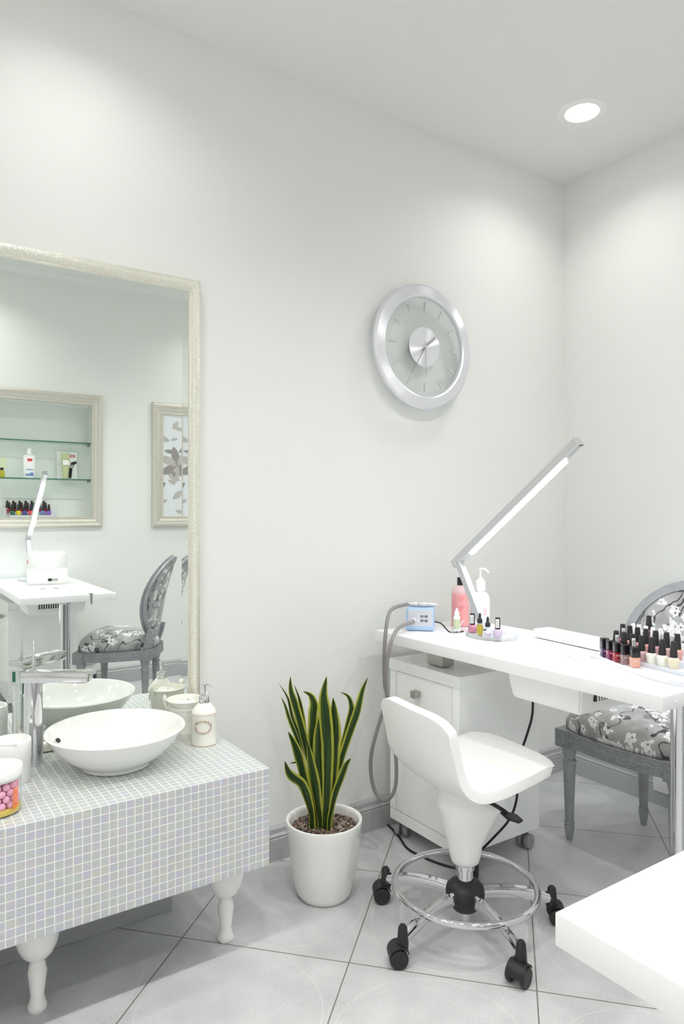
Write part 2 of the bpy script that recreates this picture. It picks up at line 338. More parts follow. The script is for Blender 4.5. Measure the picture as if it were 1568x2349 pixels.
# wall with the shelf niche (opposite the mirror)
NX0, NX1, NZ0, NZ1, ND = .26, 1.325, 1.20, 2.0, .16
b = B()
for x0, x1, z0, z1 in ((LX - T, NX0, -.1, H + .1), (NX1, WX + T, -.1, H + .1), (NX0, NX1, -.1, NZ0), (NX0, NX1, NZ1, H + .1)):
    box(b, ((x0 + x1) / 2, OY - .1, (z0 + z1) / 2), (x1 - x0, .2, z1 - z0))
box(b, ((NX0 + NX1) / 2, OY - ND - .02, (NZ0 + NZ1) / 2), (NX1 - NX0, .04, NZ1 - NZ0))
struct('wall_front', b, 'wall', smooth=False)
def skirting(name, x0, y0, x1, y1, nx, ny):
    prof = [(0, 0), (.020, 0), (.020, .078), (.016, .082), (.019, .085), (.019, .089), (.013, .096), (.013, .112), (.008, .118), (.005, .122), (0, .122)]
    bm = B(); a = [bm.verts.new((x0 + nx * d, y0 + ny * d, z)) for d, z in prof]; c = [bm.verts.new((x1 + nx * d, y1 + ny * d, z)) for d, z in prof]; n = len(prof)
    for i in range(n - 1): bm.faces.new((a[i], a[i + 1], c[i + 1], c[i]))
    bm.faces.new(a); bm.faces.new(c[::-1]); bmesh.ops.recalc_face_normals(bm, faces=bm.faces)
    return struct(name, bm, 'base', smooth=False)
skirting('baseboard_back', .93, WY, WX, WY, 0, -1)
skirting('baseboard_right', WX, WY - .02, WX, OY + .02, -1, 0)
skirting('baseboard_front', LX, OY, WX, OY, 0, 1)
# ceiling with real holes for the downlights
LIGHTS = [(x, y) for x in (2.36, .48, -1.40, -3.28) for y in (1.784, -.25)] + [(x, .77) for x in (2.0, 1.42, .48, -.46, -1.40, -2.34, -3.28)]  # middle row and left-wall pair are unseen lamps, added to brighten the room
LR = .068
def cuts(vals, lo, hi): return sorted([lo, hi] + [v + s for v in vals for s in (-.1, .1)]) 
xs = cuts(sorted({p[0] for p in LIGHTS}), LX - T, WX + T); ys = cuts(sorted({p[1] for p in LIGHTS}), OY - .2, WY + T)
b = B()
for x0, x1 in zip(xs, xs[1:]):
    for y0, y1 in zip(ys, ys[1:]):
        mx, my = (x0 + x1) / 2, (y0 + y1) / 2
        if any(abs(mx - p[0]) < .01 and abs(my - p[1]) < .01 for p in LIGHTS):
            n = 48; ci = []; so = []
            for i in range(n):
                a = 2 * pi * i / n + pi / 4; k = .1 / max(abs(cos(a)), abs(sin(a)))
                ci.append(b.verts.new((mx + LR * cos(a), my + LR * sin(a), H))); so.append(b.verts.new((mx + k * cos(a), my + k * sin(a), H)))
            for i in range(n): j = (i + 1) % n; b.faces.new((ci[i], so[i], so[j], ci[j]))
        else: b.faces.new([b.verts.new(p) for p in ((x0, y0, H), (x0, y1, H), (x1, y1, H), (x1, y0, H))])
bmesh.ops.recalc_face_normals(b, faces=b.faces)
for f in b.faces:
    if f.normal.z > 0: f.normal_flip()
struct('ceiling', b, 'ceil', smooth=False)
b = B(); box(b, ((WX + LX) / 2, (WY + OY) / 2 - .1, H + .17), (WX - LX + .3, WY - OY + .5, .04)); struct('trim_1', b, 'ceil', smooth=False)
def power(x, y):
    if y == .77: return 11. if x > 0 else 13.
    return 4.8 if y > 0 else 8.
XN = {2.36: 'nearest the right wall', 2.0: 'nearest the right wall', 1.42: 'above the nearer table', .48: 'level with the washbasin', -.46: 'just left of the washbasin', -1.40: 'left of the mirror', -2.34: 'far left of the mirror', -3.28: 'added nearest the left wall'}
names = {p: 'round recessed downlight in the %s ceiling row, %s' % ({1.784: 'mirror-side', -.25: 'niche-side', .77: 'added middle'}[p[1]], XN[p[0]]) for p in LIGHTS}
names[(2.36, 1.784)] = 'round recessed ceiling downlight near the corner of the two walls'
for x, y in LIGHTS:
    t = thing('downlight', names[(x, y)], 'ceiling light', (x, y, H), group='recessed ceiling downlights')
    b = B(); lathe(b, [(.064, .0), (.066, -.004), (.095, -.004), (.099, -.001), (.099, 0.)], 56); lathe(b, [(.066, -.003), (.066, 0), (.062, .055), (.064, .056), (.0675, 0)], 56); obj('trim_ring', b, 'white', t)
    b = B(); lathe(b, [(0, .052), (.062, .052), (.062, .056), (0, .056)], 48); obj('diffuser', b, 'lamp', t)
    ld = bpy.data.lights.new('downlight_lamp', 'AREA'); ld.shape = 'DISK'; ld.size = .116; ld.energy = power(x, y); ld.color = (1., .985, .955)
    lo = bpy.data.objects.new('downlight_lamp', ld); C.objects.link(lo); lo.location = (x, y, H + .048)

# ------------------------------------------------------------------ vanity
VX0, VX1, VY, VZ, VB = -.40, .921, 1.728, .54, .268
t = thing('vanity_counter', 'low vanity counter covered in pearly mosaic tiles below the large mirror', 'vanity', ((VX0 + VX1) / 2, 1.98, 0))
ox, oy = t.location.x, t.location.y
b = B(); box(b, ((VX0 + VX1) / 2 - ox, (VY + WY - .002) / 2 - oy, (VZ + VB) / 2), (VX1 - VX0, WY - .002 - VY, VZ - VB), bev=.0025); obj('tiled_body', b, 'mosaic', t, smooth=False)
foot = [(0, 0), (.020, 0), (.0235, .006), (.0235, .014), (.018, .028), (.0165, .040), (.022, .085), (.0235, .100), (.018, .122), (.0165, .128), (.026, .132), (.040, .148), (.050, .172), (.053, .196), (.050, .222), (.042, .245), (.036, VB), (0, VB)]
for x, y in ((.862, 1.888), (.348, 1.888), (-.17, 1.888)):
    b = B(); lathe(b, foot, 40); obj('turned_foot', b, 'ceramic', t, loc=(x - ox, y - oy, 0))
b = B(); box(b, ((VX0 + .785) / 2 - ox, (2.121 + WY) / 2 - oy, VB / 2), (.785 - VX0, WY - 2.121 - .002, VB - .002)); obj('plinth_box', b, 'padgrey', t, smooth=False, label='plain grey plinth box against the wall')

# basin
bc = Vector((.574, 1.990, VZ))
t = thing('washbasin', 'oval white ceramic vessel basin on the mosaic counter', 'sink', bc); t.scale = (.965, .965, 1.)
out = [(0, 0), (.090, 0), (.096, .003), (.096, .010), (.110, .017), (.146, .042), (.176, .074), (.193, .099), (.197, .1045), (.1955, .1075), (.189, .108), (.184, .105), (.168, .080), (.130, .045), (.085, .024), (.030, .016), (.016, .0155), (0, .0155)]
b = B(); lathe(b, out, 72); obj('bowl', b, 'ceramic', t, ang=60)
b = B(); lathe(b, [(0, .016), (.020, .016), (.022, .0185), (.017, .020), (0, .020)], 28); obj('drain', b, 'chrome', t)
# overflow hole: dark oval in a short sleeve on the inner wall
hd = Vector((-.86, .40, 0)).normalized(); hp = hd * .1615 + Vector((0, 0, .0765)); nrm = (-hd * .68 + Vector((0, 0, .73))).normalized()
b = B(); lathe(b, [(0, .0012), (.0085, .0012), (.0096, .0016), (.0102, .001), (.0102, -.003)], 24, mat=nrm.to_track_quat('Z', 'Y').to_matrix().to_4x4(), c=hp + nrm * .001, sx=1., sy=.7); obj('overflow_hole', b, 'shadow', t)

# faucet
fp = at_z(76, 1752, VZ) ; fp.y = min(fp.y, 2.125)
t = thing('faucet', 'tall chrome mixer tap with flat spout beside the basin', 'faucet', fp, -YAW)
b = B(); lathe(b, [(0, 0), (.027, 0), (.027, .003), (.0255, .004), (.0255, .258), (0, .258)], 40); obj('pillar', b, 'chrome', t)
b = B(); box(b, (.0665, 0, .249), (.186, .052, .028), bev=.0025); box(b, (.137, 0, .233), (.02, .02, .006)); obj('spout', b, 'chrome', t)
b = B(); lathe(b, [(0, .262), (.009, .262), (.009, .268), (.0042, .270), (.0036, .350), (.0028, .352), (0, .352)], 20); obj('lever', b, 'chrome', t)
b = B(); box(b, (-.0255, -.004, .215), (.001, .012, .03)); obj('sticker', b, pbr('green_sticker', (30, 110, 92), .4), t)

# mirror (leans a hair forward at the top)
MX0, MX1, MZ0, MZ1 = -.40, .915, VZ + .001, 2.026
MW, MH = MX1 - MX0, MZ1 - MZ0
t = thing('wall_mirror', 'large mirror in a champagne frame standing on the mosaic counter', 'mirror', ((MX0 + MX1) / 2, 2.2305, MZ0)); t.rotation_euler = (.002, 0, 0)
fpz = [(0, .0), (0, .022), (.003, .027), (.010, .030), (.018, .028), (.026, .021), (.031, .017), (.0335, .0185), (.037, .0185), (.038, .013), (.038, 0)]
b = B(); frame_ring(b, MW, MH, fpz, 0, MH / 2); obj('frame', b, 'mframe', t, ang=50)
b = B(); iw, ih, bv, e = MW - .074, MH - .074, .024, .00056
v0 = [b.verts.new((sx * iw / 2, -.0115 - e, MH / 2 + sz * ih / 2)) for sx, sz in ((-1, -1), (1, -1), (1, 1), (-1, 1))]
v1 = [b.verts.new((sx * (iw / 2 - bv), -.0115, MH / 2 + sz * (ih / 2 - bv))) for sx, sz in ((-1, -1), (1, -1), (1, 1), (-1, 1))]
b.faces.new(v1)
for i in range(4): j = (i + 1) % 4; b.faces.new((v0[i], v0[j], v1[j], v1[i]))
bmesh.ops.recalc_face_normals(b, faces=b.faces)
obj('mirror_glass', b, 'mirror', t, smooth=False)
b = B(); box(b, (0, -.004, MH / 2), (MW - .06, .006, MH - .06)); obj('backing_board', b, 'grey', t, smooth=False)

# bucket with cotton pads
kc = Vector((.834, 2.132, VZ))
t = thing('ceramic_bucket', 'cream ceramic bucket with wire handle behind the soap dispenser', 'bucket', kc, radians(-20))
b = B(); lathe(b, [(0, 0), (.047, 0), (.048, .003), (.0485, .016), (.0495, .018), (.0485, .020), (.0515, .072), (.0535, .075), (.0525, .079), (.0545, .088), (.0555, .092), (.0545, .096), (.0575, .112), (.0595, .114), (.0600, .117), (.0575, .118), (.0545, .110), (.047, .012), (0, .010)], 56)
obj('bucket_body', b, 'creamcer', t, ang=50)
for s in (-1, 1):
    b = B(); tube(b, smooth_path([(s * .0555, 0, .088), (s * .061, 0, .105), (s * .064, 0, .118), (s * .063, 0, .126), (s * .060, 0, .129)], 5), [.007] * 5 * 4 + [.004], 10); obj('ear', b, 'creamcer', t)
b = B(); pts = [(.064 * cos(a), -.066 * sin(a) * .985, .121 - .018 * sin(a)) for a in [pi * i / 24 for i in range(25)]]
tube(b, [(-.069, 0, .121)] + pts[::-1] + [(.069, 0, .121)], .0013, 8); obj('wire_handle', b, 'chrome', t)
b = B()
random.seed(8)
for i in range(9):
    a = 2 * pi * i / 9; r = .027 if i else 0; m = Matrix.Rotation(random.uniform(.7, 1.3), 4, 'X') @ Matrix.Rotation(a, 4, 'Z'); lathe(b, [(0, -.003), (.020, -.003), (.022, 0), (.020, .003), (0, .003)], 24, mat=Matrix.Rotation(a, 4, 'Z') @ Matrix.Rotation(random.uniform(.5, 1.2), 4, 'Y'), c=kc + Vector((r * cos(a), r * sin(a), .098)))
o = obj('cotton_pads', b, 'cotton'); tag(o, 'white cotton pads heaped inside the cream ceramic bucket', 'cotton pads'); o['kind'] = 'stuff'

# soap dispenser
t = thing('soap_dispenser', 'cream ceramic soap dispenser with chrome pump at the counter corner', 'soap dispenser', (.853, 2.027, VZ), radians(-34)); t.scale = (1.05, 1.05, 1.09)
b = B(); lathe(b, [(0, 0), (.036, 0), (.0375, .002), (.0372, .006), (.0368, .010), (.0362, .086), (.0368, .088), (.036, .092), (.030, .101), (.020, .112), (.0175, .115), (0, .115)], 56); obj('bottle', b, 'creamcer', t, ang=50)
for z, r in ((.0875, .0369), (.002, .0376)):
    b = B(); tube(b, [(r * cos(2 * pi * i / 48), r * sin(2 * pi * i / 48), z) for i in range(48)], .0008, 6, closed=True); obj('worn_edge', b, 'rose', t, label='worn rose edge line')
b = B(); n = 60; w = []
for i in range(n):
    a = 2 * pi * i / n; u = .0215 * cos(a) * 1.1; v = .0165 * sin(a); q = u / .0364 - pi / 2 + .1
    w.append((.0368 * cos(q), .0368 * sin(q), .055 + v))
tube(b, w, .0034, 6, closed=True); obj('wreath_emblem', b, 'wreath', t, label='embossed brownish wreath emblem')
b = B(); lathe(b, [(0, .114), (.0155, .114), (.0158, .116), (.0158, .133), (.0145, .135), (.006, .136), (.0048, .139), (.0048, .146), (.0055, .150), (.0055, .163), (.0070, .164), (.0070, .168), (.0062, .169), (0, .169)], 32); obj('pump', b, 'chrome', t)
b = B(); tube(b, smooth_path([(0, 0, .1645), (.012, 0, .165), (.019, 0, .161), (.0235, 0, .1565)], 5), .0021, 10); obj('spout', b, 'chrome', t)

# white dispenser pot and jar of pink beads at the left edge
wc = at_z(23, 1792, VZ)
t = thing('wipe_dispenser', 'round white plastic dispenser with dished lid beside the tap', 'container', wc, radians(-20))
b = B(); lathe(b, [(0, 0), (.049, 0), (.051, .003), (.051, .055), (.0515, .056), (.0515, .060), (.052, .061), (.052, .106), (.0505, .110), (.047, .110), (.047, .090), (0, .088)], 56); obj('pot', b, 'plastic', t, ang=50)
b = B(); lathe(b, [(0, .104), (.030, .103), (.044, .098), (.046, .089), (0, .089)], 40, sx=1., sy=.8)
for i in range(3): box(b, (-.014 + i * .014, -.030, .100), (.006, .016, .006), bev=.002)
obj('domed_lid', b, 'plastic', t)
b = B(); box(b, (.006, -.041, .112), (.040, .020, .004), rot=Matrix.Rotation(.1, 4, 'X'), bev=.0015); obj('flap', b, 'plastic', t)
jc = at_z(-7, 1862, VZ)
t = thing('bead_jar', 'clear jar of pink bath beads with a white lid at the counter front', 'jar', jc)
b = B(); lathe(b, [(0, 0), (.051, 0), (.054, .003), (.054, .086), (.052, .086), (.052, .004), (0, .004)], 56); obj('jar_body', b, 'glass', t, ang=50)
b = B(); lathe(b, [(0, .080), (.0515, .080), (.0515, .0865), (.056, .087), (.0565, .089), (.0565, .105), (.055, .108), (0, .109)], 56); obj('lid', b, 'plastic', t)
b = B()
for i in range(13):
    z = .018 + i * .0037
    tube(b, [(.0548 * cos(radians(a)), .0545 * sin(radians(a)), z + (a + 50) * .00025) for a in range(-60, -40, 4)], .0009, 5)
obj('printed_stripes', b, 'orange', t, label='orange printed stripes on the jar')
b = B(); lathe(b, [(0, .0045), (.0515, .0045), (.0515, .014), (.045, .016), (0, .012)], 40); obj('shell_layer', b, 'gold', t, label='yellow shell layer at the bottom')
random.seed(3); balls = []
zz = .0235
for layer in range(4):
    for ring, n in ((.0400, 13), (.0200, 6)):
        for i in range(n):
            a = 2 * pi * (i + .5 * (layer % 2)) / n
            balls.append((ring * cos(a), ring * sin(a), zz + layer * .0142))
bm0 = B(); sphere(bm0, (0, 0, 0), .0086, 16, 12); o0 = None
for p in balls:
    if o0 is None: o0 = obj('bath_bead', bm0, 'ball'); o = o0; tag(o, 'round pink bath bead inside the clear jar', 'bath bead', 'pink bath beads in the jar')
    else: o = o0.copy(); C.objects.link(o)
    o.location = jc + Vector(p)

# ------------------------------------------------------------------ potted plant
pc = at_d(743, 2050, 2.295); pc.z = 0
t = thing('potted_snake_plant', 'variegated snake plant in a white pot on the floor', 'plant', pc)
b = B(); lathe(b, [(0, 0), (.078, 0), (.084, .003), (.092, .020), (.106, .080), (.116, .150), (.1225, .215), (.1255, .243), (.1245, .248), (.120, .2495), (.115, .247), (.112, .238), (.108, .205), (0, .200)], 72); obj('pot', b, 'ceramic', t, ang=50)
random.seed(11); b = B(); lathe(b, [(0, .214), (.04, .213), (.075, .217), (.109, .219), (.109, .2), (0, .2)], 40)
for i in range(420):
    r = .106 * sqrt(random.random()); a = random.uniform(0, 2 * pi); s = random.uniform(.0028, .0062)
    tt = bmesh.new(); bmesh.ops.create_icosphere(tt, subdivisions=1, radius=s); bmesh.ops.scale(tt, vec=(1, random.uniform(.6, 1), .7), verts=tt.verts); bmesh.ops.rotate(tt, cent=(0, 0, 0), matrix=Matrix.Rotation(a * 3, 3, 'Z'), verts=tt.verts)
    bmesh.ops.translate(tt, vec=(r * cos(a), r * sin(a), .2155 + r * .04 + s * .3), verts=tt.verts); merge(b, tt)
o = obj('gravel_soil', b, 'soil', t); o['kind'] = 'stuff'
LEAVES = [  # picture-plane sketch of every blade (crop coordinates), width, nearer/farther than the pot axis
    ([(668, 1530), (690, 1100), (690, 750), (668, 480), (655, 300), (683, 130)], 82, -.030, .1), ([(700, 1490), (735, 1050), (752, 750), (755, 520), (743, 325)], 84, -.005, .25), ([(630, 1510), (620, 1150), (605, 850), (612, 600), (645, 420)], 62, -.010, -.3),
    ([(605, 1480), (560, 1000), (552, 700), (560, 480), (566, 390), (535, 305), (465, 268)], 62, .012, -.2), ([(585, 1490), (545, 1050), (470, 700), (395, 420), (350, 260), (347, 130)], 58, .004, .5), ([(560, 1470), (530, 1050), (440, 720), (360, 500), (320, 330), (240, 195)], 34, .028, .9),
    ([(555, 1480), (505, 1060), (430, 760), (345, 540), (300, 400), (260, 320)], 30, .040, -.9), ([(575, 1480), (545, 1000), (485, 680), (455, 480), (425, 330), (380, 205)], 34, .030, .8), ([(560, 1500), (495, 1180), (440, 950), (385, 770), (325, 640)], 70, -.022, .5),
    ([(548, 1450), (520, 1310), (455, 1140), (370, 1070), (325, 1010), (295, 915)], 66, -.045, .2), ([(690, 1480), (780, 1050), (880, 720), (965, 470), (1015, 270), (1065, 140)], 56, .006, -.5), ([(680, 1490), (750, 1120), (820, 830), (880, 580), (912, 430), (885, 320), (812, 275)], 46, .020, .6),
    ([(705, 1480), (760, 1240), (815, 1080), (865, 950), (908, 890)], 50, -.040, -.4), ([(560, 1350), (500, 1080), (450, 960), (400, 930), (340, 938)], 24, .035, .2), ([(625, 1500), (585, 1200), (545, 980), (505, 720)], 66, -.018, .3), ([(715, 1470), (690, 1200), (745, 950), (800, 700)], 60, .030, -.4), ([(650, 1500), (650, 1150), (665, 800), (700, 470)], 66, .022, .35)]
for cpts, wd, off, tw in LEAVES:
    P = smooth_path([(580 + x / 4.05, 1520 + y / 4.05, 0) for x, y in cpts], 8); n = len(P); b = B(); uvl = b.loops.layers.uv.new('UVMap'); rows = []
    pos = []
    for i, p in enumerate(P):
        s = i / (n - 1); d = 2.294 + off * (.35 + 1.3 * s)
        pos.append(at_d(p.x, p.y, d) - pc)
    pos[0].z = min(pos[0].z, .205)
    for i in range(n):
        s = i / (n - 1); d = (pos[min(i + 1, n - 1)] - pos[max(i - 1, 0)]).normalized()
        side = d.cross(FW); side.normalize(); q = tw * (1 - .3 * s); side = side * cos(q) + FW * sin(q); side = (side - d * side.dot(d)).normalized()
        nr = side.cross(d)
        w = 1.3 * wd / 4.05 / F * 2.294 * .5 * (.62 + .55 * sin(min(1, s / .55) * pi / 2) if s < .55 else 1.17 * max(.0, (1 - ((s - .55) / .45) ** 1.6)))
        w = max(w, .0006); rows.append([b.verts.new(pos[i] + side * (u * w) + nr * (abs(u) ** 2 * w * .28)) for u in (-1, -.5, 0, .5, 1)])
    for i in range(n - 1):
        for j in range(4):
            f = b.faces.new((rows[i][j], rows[i][j + 1], rows[i + 1][j + 1], rows[i + 1][j]))
            for lp, (uu, vv) in zip(f.loops, ((j / 4, i / n), ((j + 1) / 4, i / n), ((j + 1) / 4, (i + 1) / n), (j / 4, (i + 1) / n))): lp[uvl].uv = (uu, vv)
    bmesh.ops.solidify(b, geom=list(b.faces), thickness=.0014)
    obj('leaf', b, 'leaf', t, ang=70)

# ------------------------------------------------------------------ wall clock
kx, kz, ky, kr = 1.877, 1.928, 2.185, .256
t = thing('wall_clock', 'round wall clock with brushed aluminium rim and clear glass face', 'clock', (kx, ky, kz))
RX = Matrix.Rotation(pi / 2, 4, 'X')
b = B(); lathe(b, [(.2015, 0), (.203, .010), (.210, .0135), (.247, .0105), (.2555, .004), (.2555, -.010), (.250, -.012), (.2015, -.006), (.2015, 0)], 96, mat=RX); obj('rim', b, 'brushed', t, ang=30)
b = B(); lathe(b, [(0, -.0015), (.2035, -.0015), (.2035, .0015), (0, .0015)], 72, mat=RX); obj('glass_face', b, 'glass', t)
b = B(); lathe(b, [(0, .0022), (.080, .0022), (.0815, .004), (.080, .006), (0, .0062)], 64, mat=RX); obj('centre_disc', b, 'brushed', t)
b = B(); lathe(b, [(0, -.043), (.045, -.043), (.045, -.0018), (0, -.0018)], 40, mat=RX); obj('movement_case', b, 'alu', t)
for h in range(12):
    a = pi / 2 - h * pi / 6; b = B(); box(b, (.165, 0, 0), (.036, .006, .0065), bev=.0008); bmesh.ops.rotate(b, cent=(0, 0, 0), matrix=Matrix.Rotation(-a, 3, 'Y'), verts=b.verts); bmesh.ops.translate(b, vec=(0, -.0048, 0), verts=b.verts); obj('hour_marker', b, 'chrome', t)
for nm, ln, deg, y, w in (('hour_hand', .070, 50, -.0085, .005), ('minute_hand', .135, 213, -.0105, .0038), ('second_hand', .115, 180, -.0125, .0016)):
    b = B(); box(b, (0, 0, ln / 2 - .012), (w, .0012, ln + .024)); bmesh.ops.rotate(b, cent=(0, 0, 0), matrix=Matrix.Rotation(radians(deg), 3, 'Y'), verts=b.verts); bmesh.ops.translate(b, vec=(0, y, 0), verts=b.verts); obj(nm, b, 'satin', t)
b = B(); lathe(b, [(0, .006), (.006, .006), (.006, .014), (0, .015)], 20, mat=RX); obj('centre_pin', b, 'chrome', t)

# ------------------------------------------------------------------ manicure tables
TZ, TT = .80, .037
def table(x0, x1, y_end, y_wall, label, s):
    """s = +1 when the wall end has the larger y"""
    t = thing('manicure_table', label, 'table', ((x0 + x1) / 2, (y_end + y_wall) / 2, 0)); cx, cy = t.location.x, t.location.y; ln = abs(y_wall - y_end)
    b = B(); box(b, (0, 0, TZ - TT / 2), (x1 - x0, ln, TT), bev=.0015); obj('tabletop', b, 'laminate', t)
    ly = -s * (ln / 2 - .13)
    b = B(); lathe(b, [(0, 0), (.062, 0), (.062, .006), (.031, .010), (.030, .012), (.030, TZ - TT - .022), (.0305, TZ - TT - .02), (.036, TZ - TT - .018), (.050, TZ - TT), (0, TZ - TT)], 44); obj('leg', b, 'chrome', t, loc=(.022 if s > 0 else 0., ly - (.022 if s > 0 else 0.), 0))
    for yy in (-.09, .09):
        b = B(); lathe(b, [(0, 0), (.0035, 0), (.0035, .0015), (0, .0022)], 16, mat=Matrix.Rotation(s * pi / 2, 4, 'X')); obj('screw_cap', b, 'white', t, loc=(yy * 2.1, -s * ln / 2, TZ - TT * .55))
    ey = -s * .145
    b = B(); vs = []
    for z, hw, hl in ((TZ - TT, .165, .142), (.705, .158, .136), (.662, .150, .128)):
        vs.append([b.verts.new((x, y, z)) for x, y in ((-hw, ey - hl), (hw, ey - hl), (hw, ey + hl), (-hw, ey + hl))])
    for p, q in zip(vs, vs[1:]):
        for i in range(4): j = (i + 1) % 4; b.faces.new((p[i], p[j], q[j], q[i]))
    b.faces.new(vs[-1]); b.faces.new(vs[0][::-1]); bmesh.ops.recalc_face_normals(b, faces=b.faces); bmesh.ops.bevel(b, geom=list(b.edges), offset=.006, segments=2, affect='EDGES')
    h = obj('extractor_housing', b, 'plastic', t)
    b = B(); yv = ey - s * .1375
    box(b, (-.045, yv, .722), (.105, .010, .048)); obj('vent', b, 'blackgl', h, smooth=False, label='black slotted vent')
    b = B()
    for i in range(8): box(b, (-.089 + i * .0125, yv - s * .006, .722), (.005, .004, .046))
    obj('vent_bars', b, 'white', h, smooth=False)
    b = B()
    for i in range(28):
        a = 2 * pi * i / 28; r0 = .024 if i % 2 else .031; m = Matrix.Rotation(a, 4, 'Z'); bb = B(); box(bb, ((r0 + .056) / 2, 0, 0), (.056 - r0, .0022, .0006)); bmesh.ops.transform(bb, matrix=m, verts=bb.verts); merge(b, bb)
    obj('extractor_grille', b, 'padgrey', t, loc=(-.02, ey - s * .03, TZ + .0004), smooth=False, label='sunburst slots of the dust extractor')
    b = B(); box(b, (-.105, s * (ln / 2 - .215), (.690 + TZ - TT) / 2), (.055, .085, TZ - TT - .690), bev=.001); obj('steel_bracket', b, 'satin', t, smooth=False)
    return t
T1 = table(1.604, 2.100, .978, 2.155, 'white manicure table with desk lamp in the room corner', 1)
T2 = table(.639, 1.130, .519, -.668, 'white manicure table corner in the right foreground', -1)
b = B(); box(b, (0, 0, 0), (.020, .034, .004), bev=.001); box(b, (0, .0165, -.028), (.010, .0018, .056)); o = obj('table_clip', b, 'satin', loc=(.996, .5045, TZ + .0022)); tag(o, 'small metal clip over the end of the nearer manicure table', 'clip')

def cabinet(loc, label):
    """drawer pedestal on casters, front faces -x"""
    t = thing('drawer_cabinet', label, 'cabinet', loc); w, d, z0, z1 = .405, .385, .068, .687
    b = B(); box(b, (.004, 0, (z0 + z1 - .042) / 2), (w - .008, d, z1 - .042 - z0), bev=.001)
    obj('carcass', b, 'cab', t, smooth=False)
    b = B(); box(b, (-.003, 0, z1 - .021), (w + .006, d + .006, .041), bev=.0015); obj('top_panel', b, 'cab', t, smooth=False)
    b = B(); box(b, (-w / 2 + .003, 0, z0 + .02), (.012, d, .040), bev=.001); box(b, (-w / 2 + .003, d / 2 - .018, (z0 + z1) / 2), (.012, .036, z1 - z0 - .085), bev=.001); box(b, (-w / 2 + .003, -d / 2 + .018, (z0 + z1) / 2), (.012, .036, z1 - z0 - .085), bev=.001); obj('front_frame', b, 'cab', t, smooth=False)
    dr = None
    b = B(); box(b, (-w / 2 + .004, 0, .575), (.012, d - .078, .136), bev=.001); dr = obj('drawer', b, 'cab', t, smooth=False)
    b = B(); box(b, (-w / 2 - .022, .02, .585), (.026, .026, .026), bev=.002); box(b, (-w / 2 - .008, .02, .585), (.012, .010, .010)); obj('knob', b, 'satin', dr)
    b = B(); box(b, (-w / 2 + .004, 0, .306), (.012, d - .078, .388), bev=.001); dd = obj('door', b, 'cab', t, smooth=False)
    for i, (x, y) in enumerate(((-.16, .165), (-.16, -.165), (.16, .165), (.16, -.165))):
        c = B(); r = .0265
        box(c, (0, 0, z0 - .004), (.035, .035, .008)); box(c, (0, 0, .048), (.012, .012, .03)); tube(c, [(0, .0125, r + .005), (.0, -.0125, r + .005)], .014, 14)
        k = obj('caster', c, 'greyw', t, loc=(x, y, 0)); k.rotation_euler = (0, 0, (.5, 1.1, -.3, .2)[i])
        for s in (-1, 1):
            c = B(); lathe(c, [(0, -.010), (r - .003, -.010), (r, -.006), (r, .006), (r - .003, .010), (0, .0105)], 28, mat=Matrix.Rotation(s * pi / 2, 4, 'X'), c=(-.008, s * .0165, r)); obj('wheel', c, 'greyw', k)
    return t
K1 = cabinet((1.878, 1.955, 0), 'white drawer cabinet on casters under the corner manicure table')
K2 = dup(K1, (.905, -.462, 0), label='white drawer cabinet under the nearer manicure table, seen in the mirror')

